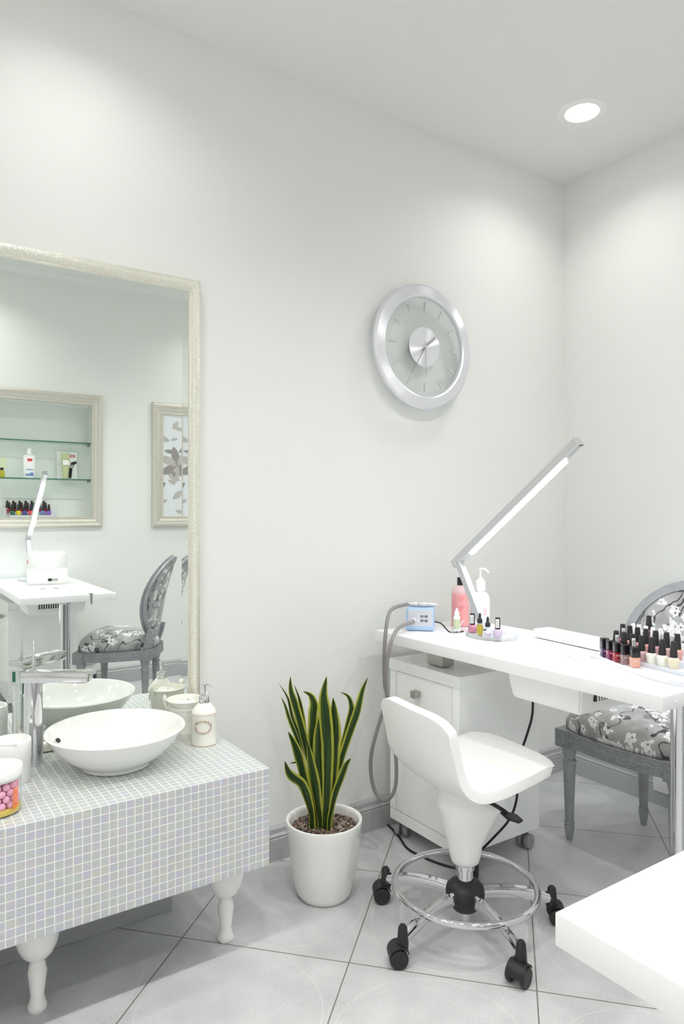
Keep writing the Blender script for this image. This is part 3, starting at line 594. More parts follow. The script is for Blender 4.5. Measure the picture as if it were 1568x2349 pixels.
# ------------------------------------------------------------------ stools
def stool(loc, rot, label, swivels):
    t = thing('saddle_stool', label, 'stool', loc, rot)
    prof = [(.220, .512), (.207, .520), (.16, .517), (.10, .503), (.04, .485), (-.02, .470), (-.07, .466), (-.108, .477), (-.135, .505), (-.153, .545), (-.166, .595), (-.175, .645), (-.181, .692)]
    P = smooth_path([(x, 0, z) for x, z in prof], 3); n = len(P); b = B(); rows = []; m = 24
    for i, p in enumerate(P):
        back = max(0., min(1., (p.z - .47) / .1)) if p.x < -.06 else 0.
        fr = max(0., min(1., (p.x - .11) / .11)); row = []
        hw = .186 - .010 * back - .006 * fr ** 2
        for j in range(m + 1):
            u = -1 + 2 * j / m; au = abs(u)
            x = p.x - .030 * fr * au ** 5 + .020 * back * au ** 2.4; z = p.z
            z -= back * .030 * au ** 5 * max(0, (p.z - .60) / .092) + .008 * fr * au ** 3
            corner = (1 - back) * max(0., min(1., (.10 - p.x) / .14)); z += corner * .016 * au ** 2.2; x += corner * (1 if p.x < -.05 else 0) * .008 * au ** 2
            row.append(b.verts.new((x, u * hw * (1 - .012 * back * 0), z)))
        rows.append(row)
    for i in range(n - 1):
        for j in range(m): b.faces.new((rows[i][j], rows[i][j + 1], rows[i + 1][j + 1], rows[i + 1][j]))
    # round the four outer corners a little
    for v in b.verts:
        if v.co.x < -.12 and v.co.z > .66 and abs(v.co.y) > .15: v.co.y *= .985
    o = obj('seat_shell', b, 'plastic', t, ang=80)
    md = o.modifiers.new('thick', 'SOLIDIFY'); md.thickness = .030; md.offset = -1; md.use_rim = True
    md = o.modifiers.new('soft', 'BEVEL'); md.width = .0115; md.segments = 4; md.limit_method = 'ANGLE'; md.angle_limit = radians(50)
    b = B(); lathe(b, [(0, .192), (.030, .192), (.040, .198), (.045, .212), (.052, .25), (.062, .29), (.074, .330), (.084, .365), (.088, .385), (.080, .40), (0, .40)], 44)
    vs = [v for v in b.verts if v.co.z > .26]
    for v in vs: k_ = (v.co.z - .26) / .14; v.co.x += (.045 * k_ if v.co.x > 0 else .0)
    obj('pedestal_cover', b, 'plastic', t, ang=60)
    b = B(); tube(b, [(.02, 0, .385), (.08, 0, .415), (.15, 0, .480)], [.080, .075, .06], 20, section=[(cos(2 * pi * i / 20) * 1.0, sin(2 * pi * i / 20) * .42) for i in range(20)], up=(0, 0, 1)); lathe(b, [(0, .385), (.075, .385), (.09, .41), (.095, .434), (0, .434)], 32); obj('seat_bracket', b, 'plastic', t)
    b = B(); tube(b, smooth_path([(.02, -.05, .405), (.03, -.12, .398), (.035, -.145, .393)], 4), .006, 10); prism(b, [(.026, -.13), (.042, -.13), (.058, -.165), (.050, -.20), (.030, -.205), (.016, -.17)], .384, .392, bev=.002); obj('height_lever', b, 'rubber', t)
    b = B(); lathe(b, [(0, .04), (.024, .04), (.024, .175), (.028, .176), (.028, .190), (.020, .196), (0, .196)], 36); obj('gas_column', b, 'chrome', t)
    b = B(); lathe(b, [(.026, .052), (.036, .056), (.046, .070), (.056, .088), (.059, .105), (.056, .122), (.044, .135), (.034, .142), (.025, .144)], 40); obj('hub', b, 'rubber', t)
    b = B(); lathe(b, [(0, .022), (.0225, .022), (.0225, .052), (.030, .053), (.030, .060), (0, .06)], 32); obj('column_foot', b, 'chrome', t)
    b = B(); tube(b, [(.212 * cos(2 * pi * i / 72), .212 * sin(2 * pi * i / 72), .125) for i in range(72)], .0098, 14, closed=True); obj('foot_ring', b, 'chrome', t)
    for q in range(5):
        a = radians(115 + 72 * q) - rot; ca, sa = cos(a), sin(a)
        b = B(); tube(b, [(ca * r, sa * r, z) for r, z in ((.045, .106), (.09, .109), (.14, .106), (.19, .098), (.235, .086), (.268, .074))], .0125, 14, section=[(-.72, -1.6), (.72, -1.6), (.95, -.9), (1., .3), (.7, .95), (0, 1.2), (-.7, .95), (-1., .3), (-.95, -.9)], up=(0, 0, 1))
        tube(b, [(ca * .212, sa * .212, .108), (ca * .212, sa * .212, .119)], .004, 8)
        obj('base_arm', b, 'chrome', t)
        c = B(); lathe(c, [(0, .046), (.016, .046), (.0165, .056), (.0145, .080), (.0125, .102), (.008, .109), (0, .110)], 24)
        bb = swivels[q] - rot; cb, sb = cos(bb), sin(bb); side = (-sb, cb)
        pts = [(cb * (.012 + .0275 * cos(u)), sb * (.012 + .0275 * cos(u)), .030 + .0275 * sin(u)) for u in [radians(v) for v in range(-8, 172, 15)]]
        tube(c, pts, .012, 8, section=[(-.12, -2.1), (.12, -2.1), (.12, 2.1), (-.12, 2.1)], up=(-sb, cb, 0)); 
        tube(c, [(cb * .012, sb * .012, .028), (cb * .012 + .0001, sb * .012, .056)], .012, 12)
        k = obj('caster', c, 'rubber', t, loc=(ca * .270, sa * .270, 0))
        for s in (-1, 1):
            c = B(); m = Matrix.Rotation(bb, 4, 'Z') @ Matrix.Rotation(s * -pi / 2, 4, 'X'); lathe(c, [(0, -.006), (.022, -.006), (.0255, -.003), (.0265, .003), (.025, .008), (.021, .0095), (.0195, .009), (0, .0105)], 32, mat=m, c=(cb * .014 + side[0] * s * .0195, sb * .014 + side[1] * s * .0195, .0265)); obj('wheel', c, 'rubber', k)
    return t
S1 = stool((1.490, 1.545, 0), radians(-7), 'white saddle stool on chrome five-star base beside the drawer cabinet', [radians(v) for v in (150, 152, 194, -40, 40)])
S2 = dup(S1, (.17, .02, 0), radians(-4), label='white saddle stool by the nearer manicure table, seen in the mirror')

# ------------------------------------------------------------------ upholstered chairs (front faces -x)
def louis(loc, rot, label):
    t = thing('upholstered_chair', label, 'chair', loc, rot)
    posts = [(-.175, .213), (-.175, -.213), (.178, .13), (.178, -.13)]
    leg = [(0, 0), (.012, 0), (.0125, .004), (.019, .050), (.020, .055), (.015, .060), (.020, .063), (.020, .067), (.016, .070)]
    for i, (x, y) in enumerate(posts):
        b = B(); lathe(b, [(0, 0), (.011, 0), (.0115, .004), (.0185, .045), (.0195, .054), (.0150, .060), (.0195, .063), (.0195, .068), (.0160, .071)] + [(.0160 + .0075 * k / 6, .071 + .224 * k / 6) for k in range(7)] + [(.026, .298), (.0265, .306), (.019, .314), (.024, .330), (.027, .345), (.027, .362), (0, .362)], 32)
        for v in b.verts:   # fluting
            if .085 < v.co.z < .28:
                a = math.atan2(v.co.y, v.co.x); k = 1 - .10 * (round((a / (2 * pi)) * 32) % 4 == 0); v.co.x *= k; v.co.y *= k
        obj('leg', b, 'greywood', t, loc=(x, y, 0))
        b = B(); box(b, (0, 0, .392), (.062, .062, .068), bev=.003); [box(b, (sx_ * .0315, 0, .392), (.003, .040, .046), bev=.001) for sx_ in (-1, 1)]; obj('corner_block', b, 'carved', t, loc=(x * 1.045, y * 1.03, 0), smooth=False)
    def outline(k=1., n=64):
        pts = [(-.180, -.215), (-.207, -.11), (-.215, 0), (-.207, .11), (-.180, .215), (-.10, .225), (0, .210), (.10, .175), (.172, .138), (.208, .07), (.214, 0), (.208, -.07), (.172, -.138), (.10, -.175), (0, -.210), (-.10, -.225)]
        return [(p.x * k, p.y * k) for p in smooth_path([(x, y, 0) for x, y in pts], 4, closed=True)]
    ol = outline(); n = len(ol)
    b = B(); tube(b, [(x, y, .398 + (.012 * 0)) for x, y in ol], 1., closed=True, section=[(-.018, -.030), (.012, -.036), (.018, -.028), (.019, -.018), (.010, -.012), (.010, .010), (.019, .014), (.018, .024), (-.018, .026)], up=(0, 0, 1)); 
    obj('seat_rail', b, 'carved', t, ang=40)
    b = B(); m = len(ol)
    for i in range(m):
        for h in (0, .5):
            p, q = Vector(ol[i] + (0,)), Vector(ol[(i + 1) % m] + (0,)); c_ = p.lerp(q, h); d_ = (q - p).normalized(); o_ = Vector((d_.y, -d_.x, 0)); o_ = o_ if o_.dot(c_) > 0 else -o_
            c_ = c_ + o_ * .0125; sphere(b, (c_.x, c_.y, .397), .0075, 8, 5, (1, 1, .8))
    obj('beaded_moulding', b, 'greywood', t)
    b = B(); rings = []
    for k, z in ((.985, .418), (1.03, .436), (1.025, .462), (.965, .490), (.85, .512), (.65, .526), (.4, .534), (.15, .536)):
        rings.append([b.verts.new((x * k, y * k, z)) for x, y in ol])
    for p, q in zip(rings, rings[1:]):
        for i in range(n): j = (i + 1) % n; b.faces.new((p[i], p[j], q[j], q[i]))
    b.faces.new(rings[-1]); b.faces.new(rings[0][::-1]); bmesh.ops.recalc_face_normals(b, faces=b.faces); obj('seat_cushion', b, 'fabric', t, ang=70)
    # oval back, raked
    rake = Matrix.Translation((.197, 0, .47)) @ Matrix.Rotation(radians(5), 4, 'Y')
    def bend(bm):
        for v in bm.verts: v.co.x += .55 * max(0, v.co.z - .14) ** 2
    def oval(a, c, n=72): return [Vector((0.035 * (sin(u) ** 2 * 0 + (cos(u)) ** 2) * -1 + .0, a * cos(u), .262 + c * sin(u))) for u in [2 * pi * i / n for i in range(n)]]
    b = B(); tube(b, oval(.204, .236), 1., closed=True, section=[(-.017, -.017), (.017, -.017), (.019, -.008), (.012, -.002), (.017, .004), (.016, .014), (.008, .018), (0, .016), (-.008, .018), (-.016, .014), (-.017, .004)], up=(1, 0, 0)); bend(b); bmesh.ops.transform(b, matrix=rake, verts=b.verts); bk = obj('back_frame', b, 'greywood', t, ang=40)
    b = B(); tube(b, [p + Vector((-.012, 0, 0)) for p in oval(.2205, .2525)], .0042, 6, closed=True); bend(b); bmesh.ops.transform(b, matrix=rake, verts=b.verts); obj('rope_moulding', b, 'carved', bk)
    b = B(); ov = oval(.2215, .2535, 110)
    for p in ov: sphere(b, (p.x - .012, p.y, p.z), .0056, 8, 5)
    bend(b); bmesh.ops.transform(b, matrix=rake, verts=b.verts); obj('beaded_edge', b, 'greywood', bk)
    for nm, sgn in (('back_cushion', -1), ('rear_cushion', 1)):
        b = B(); rings = []
        for k, e in ((1.0, .004), (.98, .014), (.85, .024), (.6, .030), (.3, .033)):
            rings.append([b.verts.new((-.035 * cos(u) ** 2 * k * k + sgn * e, .190 * k * cos(u), .262 + .222 * k * sin(u))) for u in [2 * pi * i / 64 for i in range(64)]])
        for p, q in zip(rings, rings[1:]):
            for i in range(64): j = (i + 1) % 64; b.faces.new((p[i], p[j], q[j], q[i]))
        b.faces.new(rings[-1]); bmesh.ops.recalc_face_normals(b, faces=b.faces); bend(b); bmesh.ops.transform(b, matrix=rake, verts=b.verts); obj(nm, b, 'fabric', t, ang=70)
    for s in (-1, 1):
        b = B(); tube(b, smooth_path([(.178, s * .13, .40), (.190, s * .135, .45), (.205, s * .142, .50), (.214, s * .150, .545)], 4), .019, 12, section=[(-.9, -.9), (.9, -.9), (1, 0), (.9, .9), (-.9, .9), (-1, 0)], up=(1, 0, 0)); obj('back_post', b, 'greywood', t)
    return t
A1 = louis((2.392, 1.520, 0), 0., 'grey carved chair with floral seat beside the corner manicure table')
A2 = dup(A1, (1.285, .10, 0), radians(33), label='grey carved chair with floral fabric by the nearer table, reflected in the mirror')

# ------------------------------------------------------------------ desk lamps
def desk_lamp(loc, s, label):
    t = thing('desk_lamp', label, 'lamp', loc)
    b = B(); lathe(b, [(0, 0), (.096, 0), (.0975, .002), (.097, .012), (.094, .015), (.060, .0155), (0, .0155)], 64, sx=.85, sy=1.06); obj('base', b, 'alu', t)
    b = B(); lathe(b, [(.0, .0156), (.055, .0156), (.055, .0162), (0, .0164)], 48, sx=.8, sy=1.); obj('base_inlay', b, 'padgrey', t)
    p0, kn, tip = Vector((.012, .045 * s, .0155)), Vector((.012, .186 * s, .268)), Vector((.012, -.366 * s, .680))
    d = (tip - kn).normalized()
    def bar(a, c, w, h):
        bm = B(); tube(bm, [a, c], 1., section=[(-w + .002, -h), (w - .002, -h), (w, -h + .002), (w, h - .002), (w - .002, h), (-w + .002, h), (-w, h - .002), (-w, -h + .002)], up=(1, 0, 0)); return bm
    obj('lower_arm', bar(p0, kn, .0135, .0135), 'alu', t, smooth=False)
    up = obj('upper_arm', bar(kn - d * .03, tip, .0155, .0130), 'alu', t, smooth=False)
    nrm = Vector((0, d.z, -d.y)).normalized()
    if nrm.z > 0: nrm = -nrm
    off = nrm * .0185
    obj('led_tube', bar(kn + d * .075 + off, tip - d * .075 + off, 0.006, .0110), 'ledside', up, smooth=False, mats=['led'], label='glowing white LED tube')
    for f in up.children[0].data.polygons: f.material_index = int(f.normal.dot(nrm) > .9)
    b = bar(tip - d * .004, tip + d * .004, .0165, .0140); obj('end_cap', b, 'chrome', up, smooth=False)
    b = B(); tube(b, [kn + Vector((-.017, 0, -.012)), kn + Vector((.017, 0, -.012))], .006, 16); obj('hinge', b, 'chrome', t)
    return t
base1 = at_z(1127, 1460, TZ)
Lp1 = desk_lamp(base1, 1, 'silver LED desk lamp lit on the corner manicure table')
Lp2 = desk_lamp((.865, -.455, TZ), -1, 'silver LED desk lamp behind the white nail dryer, seen in the mirror')

# ------------------------------------------------------------------ things on the corner table
# nail drill machine
da, dbk = at_z(931, 1447, TZ), at_z(994, 1449, TZ)
ang = math.atan2((dbk - da).y, (dbk - da).x); dw = (dbk - da).length
nrm = Vector((-sin(ang), cos(ang), 0)); dc = (da + dbk) / 2 + nrm * .045; dh = .088
t = thing('nail_drill_machine', 'pale blue nail drill control box with silver face on the table end', 'machine', dc, ang)
b = B(); prism(b, [(-.045, .002), (-.047, .012), (-.036, dh - .004), (-.032, dh), (.040, dh), (.045, dh - .005), (.045, .002)], -dw / 2, dw / 2, bev=.003)
bmesh.ops.transform(b, matrix=Matrix(((0, 0, 1, 0), (1, 0, 0, 0), (0, 1, 0, 0), (0, 0, 0, 1))), verts=b.verts); bmesh.ops.recalc_face_normals(b, faces=b.faces); obj('case', b, 'blue', t, smooth=False)
tl = Matrix.Rotation(radians(-7.), 4, 'X')
def onface(bm, x, z, w, h, d=.002, yo=0.):
    y = -.047 + (z - .012) / (dh - .016) * .0115 - yo
    box(bm, (x, y, z), (w, d, h), rot=tl, bev=.0004)
b = B(); onface(b, .002, .050, dw - .012, dh - .026, .003); obj('faceplate', b, 'face', t, smooth=False)
for i, (x, z) in enumerate(((.008, .056), (.0235, .056), (.008, .040), (.0235, .040))):
    b = B(); onface(b, x, z, .0115, .0075, .0026, .001); k = obj('button', b, 'blackgl', t, smooth=False)
    b = B(); onface(b, x - .002, z, .004, .002, .002, .0018); onface(b, x + .003, z, .002, .002 if i % 2 else .0035, .002, .0018); obj('button_icon', b, 'wline', k, smooth=False)
b = B(); onface(b, -.006, .040, .003, .006, .0026, .001); obj('display', b, 'display', t, smooth=False)
b = B(); lathe(b, [(0, 0), (.0085, 0), (.0085, .004), (.0065, .006), (0, .006)], 28, mat=Matrix.Rotation(pi / 2 + radians(-7), 4, 'X'), c=(-.022, -.0445, .040)); obj('socket', b, 'white', t)
# handpiece with its grey hose
mw = Matrix.Translation(dc) @ Matrix.Rotation(ang, 4, 'Z')
h0, h1 = mw @ Vector((-dw / 2 + .004, -.012, dh + .0102)), mw @ Vector((dw / 2 + .010, -.012, dh + .0102))
t = thing('drill_handpiece', 'silver drill handpiece with looping grey hose lying on the blue box', 'drill', h0)
hd = (h1 - h0)
def hp(s, up=0.): return hd * s + Vector((0, 0, up))
b = B(); tube(b, [hp(0), hp(.10), hp(.16), hp(.30), hp(.31), hp(.34), hp(.35), hp(.62), hp(.63), hp(.66), hp(.67), hp(.88), hp(1.0)], [.0068, .0074, .0092, .0095, .0088, .0088, .0095, .0097, .0090, .0090, .0096, .0080, .0036], 20); obj('barrel', b, 'alu', t)
b = B(); tube(b, [hp(1.0), hp(1.16)], .0010, 8); obj('drill_bit', b, 'satin', t)
sock = mw @ Vector((-.022, -.054, .0395)); Q = []
hose_px = [(898, 1398, 2.60), (886, 1435, 2.55), (881, 1500, 2.52), (882, 1570, 2.53), (887, 1600, 2.55), (872, 1650, 2.55), (853, 1720, 2.55), (850, 1770, 2.55), (860, 1815, 2.54), (880, 1835, 2.52), (898, 1825, 2.50), (908, 1790, 2.50), (906, 1720, 2.50), (890, 1620, 2.50), (885, 1560, 2.48), (889, 1510, 2.47), (899, 1466, 2.49), (915, 1440, 2.57)]
pts = [h0 + Vector((0, 0, 0))] + [at_d(*p) for p in hose_px] + [sock + (mw.to_3x3() @ Vector((-.012, -.022, -.004))), sock]
for p in pts: p.y = min(p.y, WY - .03)
b = B(); tube(b, smooth_path([p - h0 for p in pts], 8), .0068, 10); obj('hose', b, 'hose', t)

def simple_bottle(name, label, cat, p, prof, mat, cap, capmat, extra=None, seg=32, rotz=0., group=None, s=(1, 1)):
    t = thing(name, label, cat, p, rotz, group)
    b = B(); lathe(b, prof, seg, sx=s[0], sy=s[1]); obj('bottle', b, mat, t, ang=50)
    b = B(); lathe(b, cap, seg); obj('cap', b, capmat, t, ang=50)
    if extra: extra(t)
    return t
def pink_extra(t):
    b = B(); lathe(b, [(0, .003), (.0325, .003), (.0325, .128), (0, .128)], 36); obj('liquid', b, 'pinkliq', t)
    b = B()
    for z, w in ((.118, .5), (.108, .7), (.085, .5), (.078, .6), (.071, .4)):
        tube(b, [(.0362 * cos(q), .0362 * sin(q), z + .004 * sin(9 * q)) for q in [radians(-125 - 30 * w + 60 * w * i / 10) for i in range(11)]], .0005, 4)
    obj('printed_text', b, pbr('rose_ink', (206, 90, 110), .5), t)
simple_bottle('lotion_bottle', 'coral pink lotion bottle with black cap behind the desk lamp', 'bottle', at_z(1055, 1436, TZ), [(0, 0), (.033, 0), (.0355, .003), (.0355, .128), (.033, .142), (.024, .156), (.012, .163), (.011, .168), (0, .168)], 'pinkpl', [(0, .163), (.0125, .163), (.0125, .192), (.0115, .194), (0, .194)], 'blackgl', pink_extra)
def pump_extra(t):
    b = B(); lathe(b, [(0, .190), (.006, .190), (.006, .214), (.009, .220), (.010, .226), (0, .228)], 20); tube(b, smooth_path([(0, 0, .222), (.012, 0, .225), (.024, 0, .220), (.033, 0, .211)], 5), [.006] * 11 + [.0056] * 5, 12); k = obj('pump_head', b, 'white', t)
    b = B()
    for i in range(3):
        for j in range(4): box(b, (.006 + i * .005, -.0372, .070 - j * .005), (.0028, .001, .0018))
    box(b, (.010, -.0372, .048), (.012, .001, .002)); obj('printed_marks', b, 'redink', t, smooth=False)
simple_bottle('pump_bottle', 'white pump bottle behind the desk lamp on the corner table', 'bottle', at_z(1101, 1434, TZ), [(0, 0), (.036, 0), (.038, .003), (.038, .102), (.034, .120), (.024, .132), (.018, .134), (.018, .140), (0, .140)], 'plastic', [(0, .139), (.021, .139), (.021, .176), (.019, .180), (.013, .181), (.013, .190), (0, .191)], 'white', pump_extra, rotz=-YAW)
simple_bottle('dropper_bottle', 'small white squeeze bottle with green label before the coral bottle', 'bottle', at_z(1047, 1447, TZ), [(0, 0), (.0125, 0), (.013, .002), (.013, .050), (.011, .056), (.008, .058), (0, .058)], 'plastic', [(0, .056), (.0095, .056), (.0095, .070), (.006, .076), (.004, .083), (.002, .087), (0, .087)], 'white',
              lambda t: obj('label_band', (lambda b: (tube(b, [(.0128 * cos(q), .0128 * sin(q), .026) for q in [radians(200 + 60 * i / 8) for i in range(9)]], 1., section=[(-.020, -.0004), (.020, -.0004), (.020, .0006), (-.020, .0006)], up=(0, 0, 0.0001)) if False else lathe(b, [(.01315, .008), (.01315, .046)], 32), b)[1])(B()), 'greenpl', t))
bz = TZ + .0166
def polish_label(t):
    b = B(); box(b, (-.003, -.0088, .048), (.0125, .002, .030), rot=0., bev=.0003); obj('label', b, 'label', t, smooth=False)
    b = B()
    for i in range(5): box(b, (-.003, -.0101, .038 + i * .0045), (.009, .0006, .0012))
    obj('label_print', b, 'ink', t, smooth=False)
pol_prof = [(0, 0), (.0135, 0), (.0155, .002), (.0158, .020), (.0125, .026), (.007, .028), (0, .028)]
pol_cap = [(0, .0275), (.0092, .0275), (.0094, .030), (.0086, .066), (.0078, .068), (0, .068)]
simple_bottle('nail_polish_bottle', 'pink nail polish with white-labelled black cap at the back of the lamp base', 'nail polish', at_z(1083, 1450, bz), pol_prof, 'rosepol', pol_cap, 'blackgl', polish_label, rotz=-YAW)
simple_bottle('nail_polish_bottle', 'lilac glitter nail polish with white label on its cap, right end of the lamp base', 'nail polish', at_z(1141, 1461, bz), pol_prof, 'lilac', pol_cap, 'blackgl', polish_label, rotz=-YAW)
drop_cap = [(0, .042), (.0088, .042), (.0088, .056), (.0065, .057), (.0048, .060), (.0046, .071), (.0032, .076), (0, .078)]
def oil_extra(t):
    b = B(); lathe(b, [(0, .002), (.0108, .002), (.0108, .036), (0, .036)], 28); obj('oil_fill', b, 'oil', t)
simple_bottle('dropper_bottle', 'yellow oil bottle with black dropper standing on the lamp base', 'bottle', at_z(1100, 1456, bz), [(0, 0), (.0115, 0), (.0122, .002), (.0122, .038), (.008, .042), (0, .043)], 'glass', drop_cap, 'rubber', oil_extra)
def clr_extra(t):
    b = B(); lathe(b, [(0, .002), (.0112, .002), (.0112, .012), (0, .012)], 28); obj('liquid', b, 'lilac', t)
    b = B(); box(b, (0, -.0128, .020), (.013, .0008, .016)); obj('label', b, 'label', t, smooth=False)
simple_bottle('dropper_bottle', 'clear bottle with black dropper between the yellow oil and lilac polish', 'bottle', at_z(1118, 1460, bz), [(0, 0), (.0118, 0), (.0126, .002), (.0126, .030), (.008, .034), (0, .035)], 'glass', [(r, z - .008) for r, z in drop_cap], 'rubber', clr_extra, rotz=-YAW)
# crystal ornament with white stem
p = at_z(1042, 1452, TZ); t = thing('crystal_ornament', 'crystal cluster with curved white stem lying before the lotion bottle', 'ornament', p)
random.seed(2)
for i in range(9):
    b = B(); tt = bmesh.new(); bmesh.ops.create_icosphere(tt, subdivisions=1, radius=random.uniform(.003, .0045)); merge(b, tt); obj('crystal', b, 'crystal', t, loc=RT * random.uniform(-.016, .014) + FW * random.uniform(-.008, .008) + Vector((0, 0, .0035)), smooth=False)
b = B(); tube(b, smooth_path([RT * .018 + Vector((0, 0, .002)), RT * .020 + Vector((0, 0, .020)), RT * .026 + Vector((0, 0, .038)), RT * .037 + Vector((0, 0, .048))], 6), .0016, 8); obj('stem', b, 'white', t)
# wrist cushion
cp = [at_z(1214, 1463, TZ), at_z(1372, 1498, TZ)]
mid = (cp[0] + cp[1]) / 2; an = math.atan2((cp[1] - cp[0]).y, (cp[1] - cp[0]).x)
b = B(); box(b, (.0, .0, .017), ((cp[1] - cp[0]).length, .085, .032), bev=.014, seg=4); o = obj('wrist_cushion', b, 'plastic', loc=mid + Vector((-sin(an), cos(an), 0)) * .0425 + Vector((.012, 0, .0005))); o.rotation_euler = (0, 0, an); tag(o, 'long white wrist cushion lying along the back of the corner table', 'cushion')

# polish stand
random.seed(5)
t = thing('polish_stand', 'white stepped acrylic stand holding nail polishes on the corner table', 'stand', (1.93, 1.18, TZ + .0004)); so = t.location.copy()
R1 = [(1386, 1507), (1400, 1512.5), (1415, 1518), (1432.5, 1523), (1455, 1530)]
R2 = [(1412.4, 1503), (1430.6, 1507.2), (1450, 1511.8), (1471, 1516.5), (1494, 1521.5), (1518.5, 1527), (1544.5, 1533)]
R3 = [(1427.6, 1486), (1443.6, 1490.5), (1461.5, 1495), (1480.7, 1499.5), (1503, 1504.5), (1528, 1509), (1553, 1513.5)]
R4 = [(1451.5, 1484.5), (1465, 1488), (1480.7, 1491.5), (1496.6, 1495), (1514.5, 1499), (1535, 1503), (1556, 1507)]
rows = [(R1, .8036), (R2, .815), (R3, .8235), (R4, .8225), ([(1487.5, 1466)], .846)]
def row_pts(r): return [at_z(px, py, r[1]) for px, py in r[0]]
WP = [row_pts(r) for r in rows]
b = B(); prism(b, [(x - so.x, y - so.y) for x, y in [(1.876, 1.389), (1.833, 1.304), (1.786, 1.204), (1.747, 1.104), (1.735, 1.03), (1.743, .992), (2.085, .992), (2.085, 1.36), (1.96, 1.40), (1.91, 1.41)]], 0, .003, bev=.0008); obj('tray', b, 'acrylic', t, smooth=False)
b = B(); lip = smooth_path([(1.902, 1.400, 0), (1.870, 1.352, 0), (1.828, 1.265, 0), (1.782, 1.165, 0), (1.752, 1.085, 0), (1.747, 1.03, 0), (1.757, .996, 0)], 5)
tube(b, [Vector((p.x - so.x - .007, p.y - so.y + .004, .0055)) for p in lip], 1., section=[(-.0013, -.0050), (.0013, -.0050), (.0013, .0050), (-.0013, .0050)], up=(0, 0, 1)); obj('front_lip', b, 'acrylic', t, smooth=False)
for k in (1, 2, 3):
    pts = WP[k]; d = (pts[-1] - pts[0]).normalized(); nn = Vector((d.y, -d.x, 0));  nn = nn if nn.x > 0 else -nn
    ext = [pts[0] - d * .02] + pts + [pts[-1] + d * min(.09, (pts[-1].y - .998) / max(.2, -d.y))]
    w = .017
    poly = [(p.x - nn.x * w - so.x, p.y - nn.y * w - so.y) for p in ext] + [(p.x + nn.x * (w + .001) - so.x, p.y + nn.y * (w + .001) - so.y) for p in reversed(ext)]
    b = B(); prism(b, poly, .0031, rows[k][1] - TZ - .0003, bev=.0008); obj('step', b, 'acrylic', t, smooth=False)
p = WP[4][0]; b = B(); prism(b, [(p.x - so.x + x, p.y - so.y + y) for x, y in ((-.02, .02), (.02, .02), (.02, -.12), (-.02, -.12))], .0031, rows[4][1] - TZ - .0003); obj('step', b, 'acrylic', t, smooth=False)
def square_polish(p, col, label, rot):
    t = thing('nail_polish_bottle', label, 'nail polish', p, rot, 'square-capped nail polishes'); t.scale = (1.08, 1.08, 1.08)
    b = B(); box(b, (0, 0, .0135), (.0225, .0225, .027), bev=.0022); obj('bottle', b, polish(col), t)
    b = B(); box(b, (0, 0, .0410), (.0225, .0225, .0275), bev=.0022); obj('cap', b, 'blackgl', t)
    b = B()
    for z, w in ((.020, .010), (.0175, .008), (.006, .004)): box(b, (-.002, -.01135, z), (w, .0004, .0009))
    obj('printed_text', b, 'wline', t, smooth=False)
for p, col, nm in zip(WP[0], ((74, 56, 92), (134, 42, 84), (158, 36, 48), (150, 122, 120), (226, 168, 146)), ('dark purple nail polish with square black cap, far left of the front row', 'magenta nail polish with square black cap between purple and red', 'red nail polish with square black cap in the front row', 'taupe nail polish with square black cap beside the peach one', 'peach nail polish with square black cap at the front of the stand')):
    square_polish(p, col, nm, radians(-34))
cone_prof = [(0, 0), (.0115, 0), (.0130, .002), (.0155, .021), (.0150, .025), (.0100, .029), (.0075, .030), (0, .030)]
def cone_polish(p, col, capm, label, group, lab=False, capc=None):
    t = thing('nail_polish_bottle', label, 'nail polish', p, radians(-34 + random.uniform(-8, 8)), group); t.scale = (1., 1., 1.05)
    b = B(); lathe(b, cone_prof, 28); obj('bottle', b, polish(col), t, ang=50)
    b = B(); lathe(b, [(0, .0292), (.0102, .0292), (.0104, .032), (.0075, .070), (.0068, .0715), (0, .072)], 28); obj('cap', b, capm, t, ang=50)
    if lab:
        b = B(); box(b, (-.001, -.0092, .047), (.0105, .0016, .027), rot=Matrix.Rotation(radians(-4), 4, 'X')); obj('label', b, 'label', t, smooth=False)
        b = B()
        for i in range(5): box(b, (-.001, -.0103, .038 + i * .004), (.008, .0008, .001))
        obj('label_print', b, 'ink', t, smooth=False)
    return t
c2 = [(150, 40, 56), (120, 30, 48), (160, 60, 70), (206, 170, 176), (236, 236, 224), (234, 234, 220), (232, 220, 192)]
for i, p in enumerate(WP[1]):
    nm = ('black-capped polish with white label, leftmost of the second row', 'plain black-capped polish behind the magenta bottle in the second row', 'black-capped polish with white label behind the taupe bottle', 'translucent pink polish beside the peach bottle in the second row', 'milky white polish, left one of two in the second row', 'milky white polish, right one of two in the second row', 'pale cream polish with black cap at the front right of the stand')[i]
    t = cone_polish(p, c2[i], 'rubber', nm, 'cone-capped polishes in the second row', lab=i in (0, 2))
for i, p in enumerate(WP[2]): cone_polish(p, [(140, 44, 60), (200, 130, 130), (206, 140, 140), (206, 150, 148), (204, 160, 158), (206, 170, 170), (214, 160, 150)][i], 'rubber', 'black-capped pinkish polish, %s from the left in the third row%s' % (ORD[i], ' with a white label' if i == 0 else ''), 'cone-capped polishes in the third row', lab=i == 0)
for i, p in enumerate(WP[3]):
    t = cone_polish(p, (232, 214, 210), 'white', 'white-capped polish, %s from the left in the fourth row of the stand' % ORD[i], 'white-capped polishes in the fourth row', lab=i > 2); t.scale = (.82, .82, 1.05)
cone_polish(WP[4][0], (90, 40, 60), 'rubber', 'tall black-capped polish standing alone at the back of the stand', 'cone-capped polishes at the back')

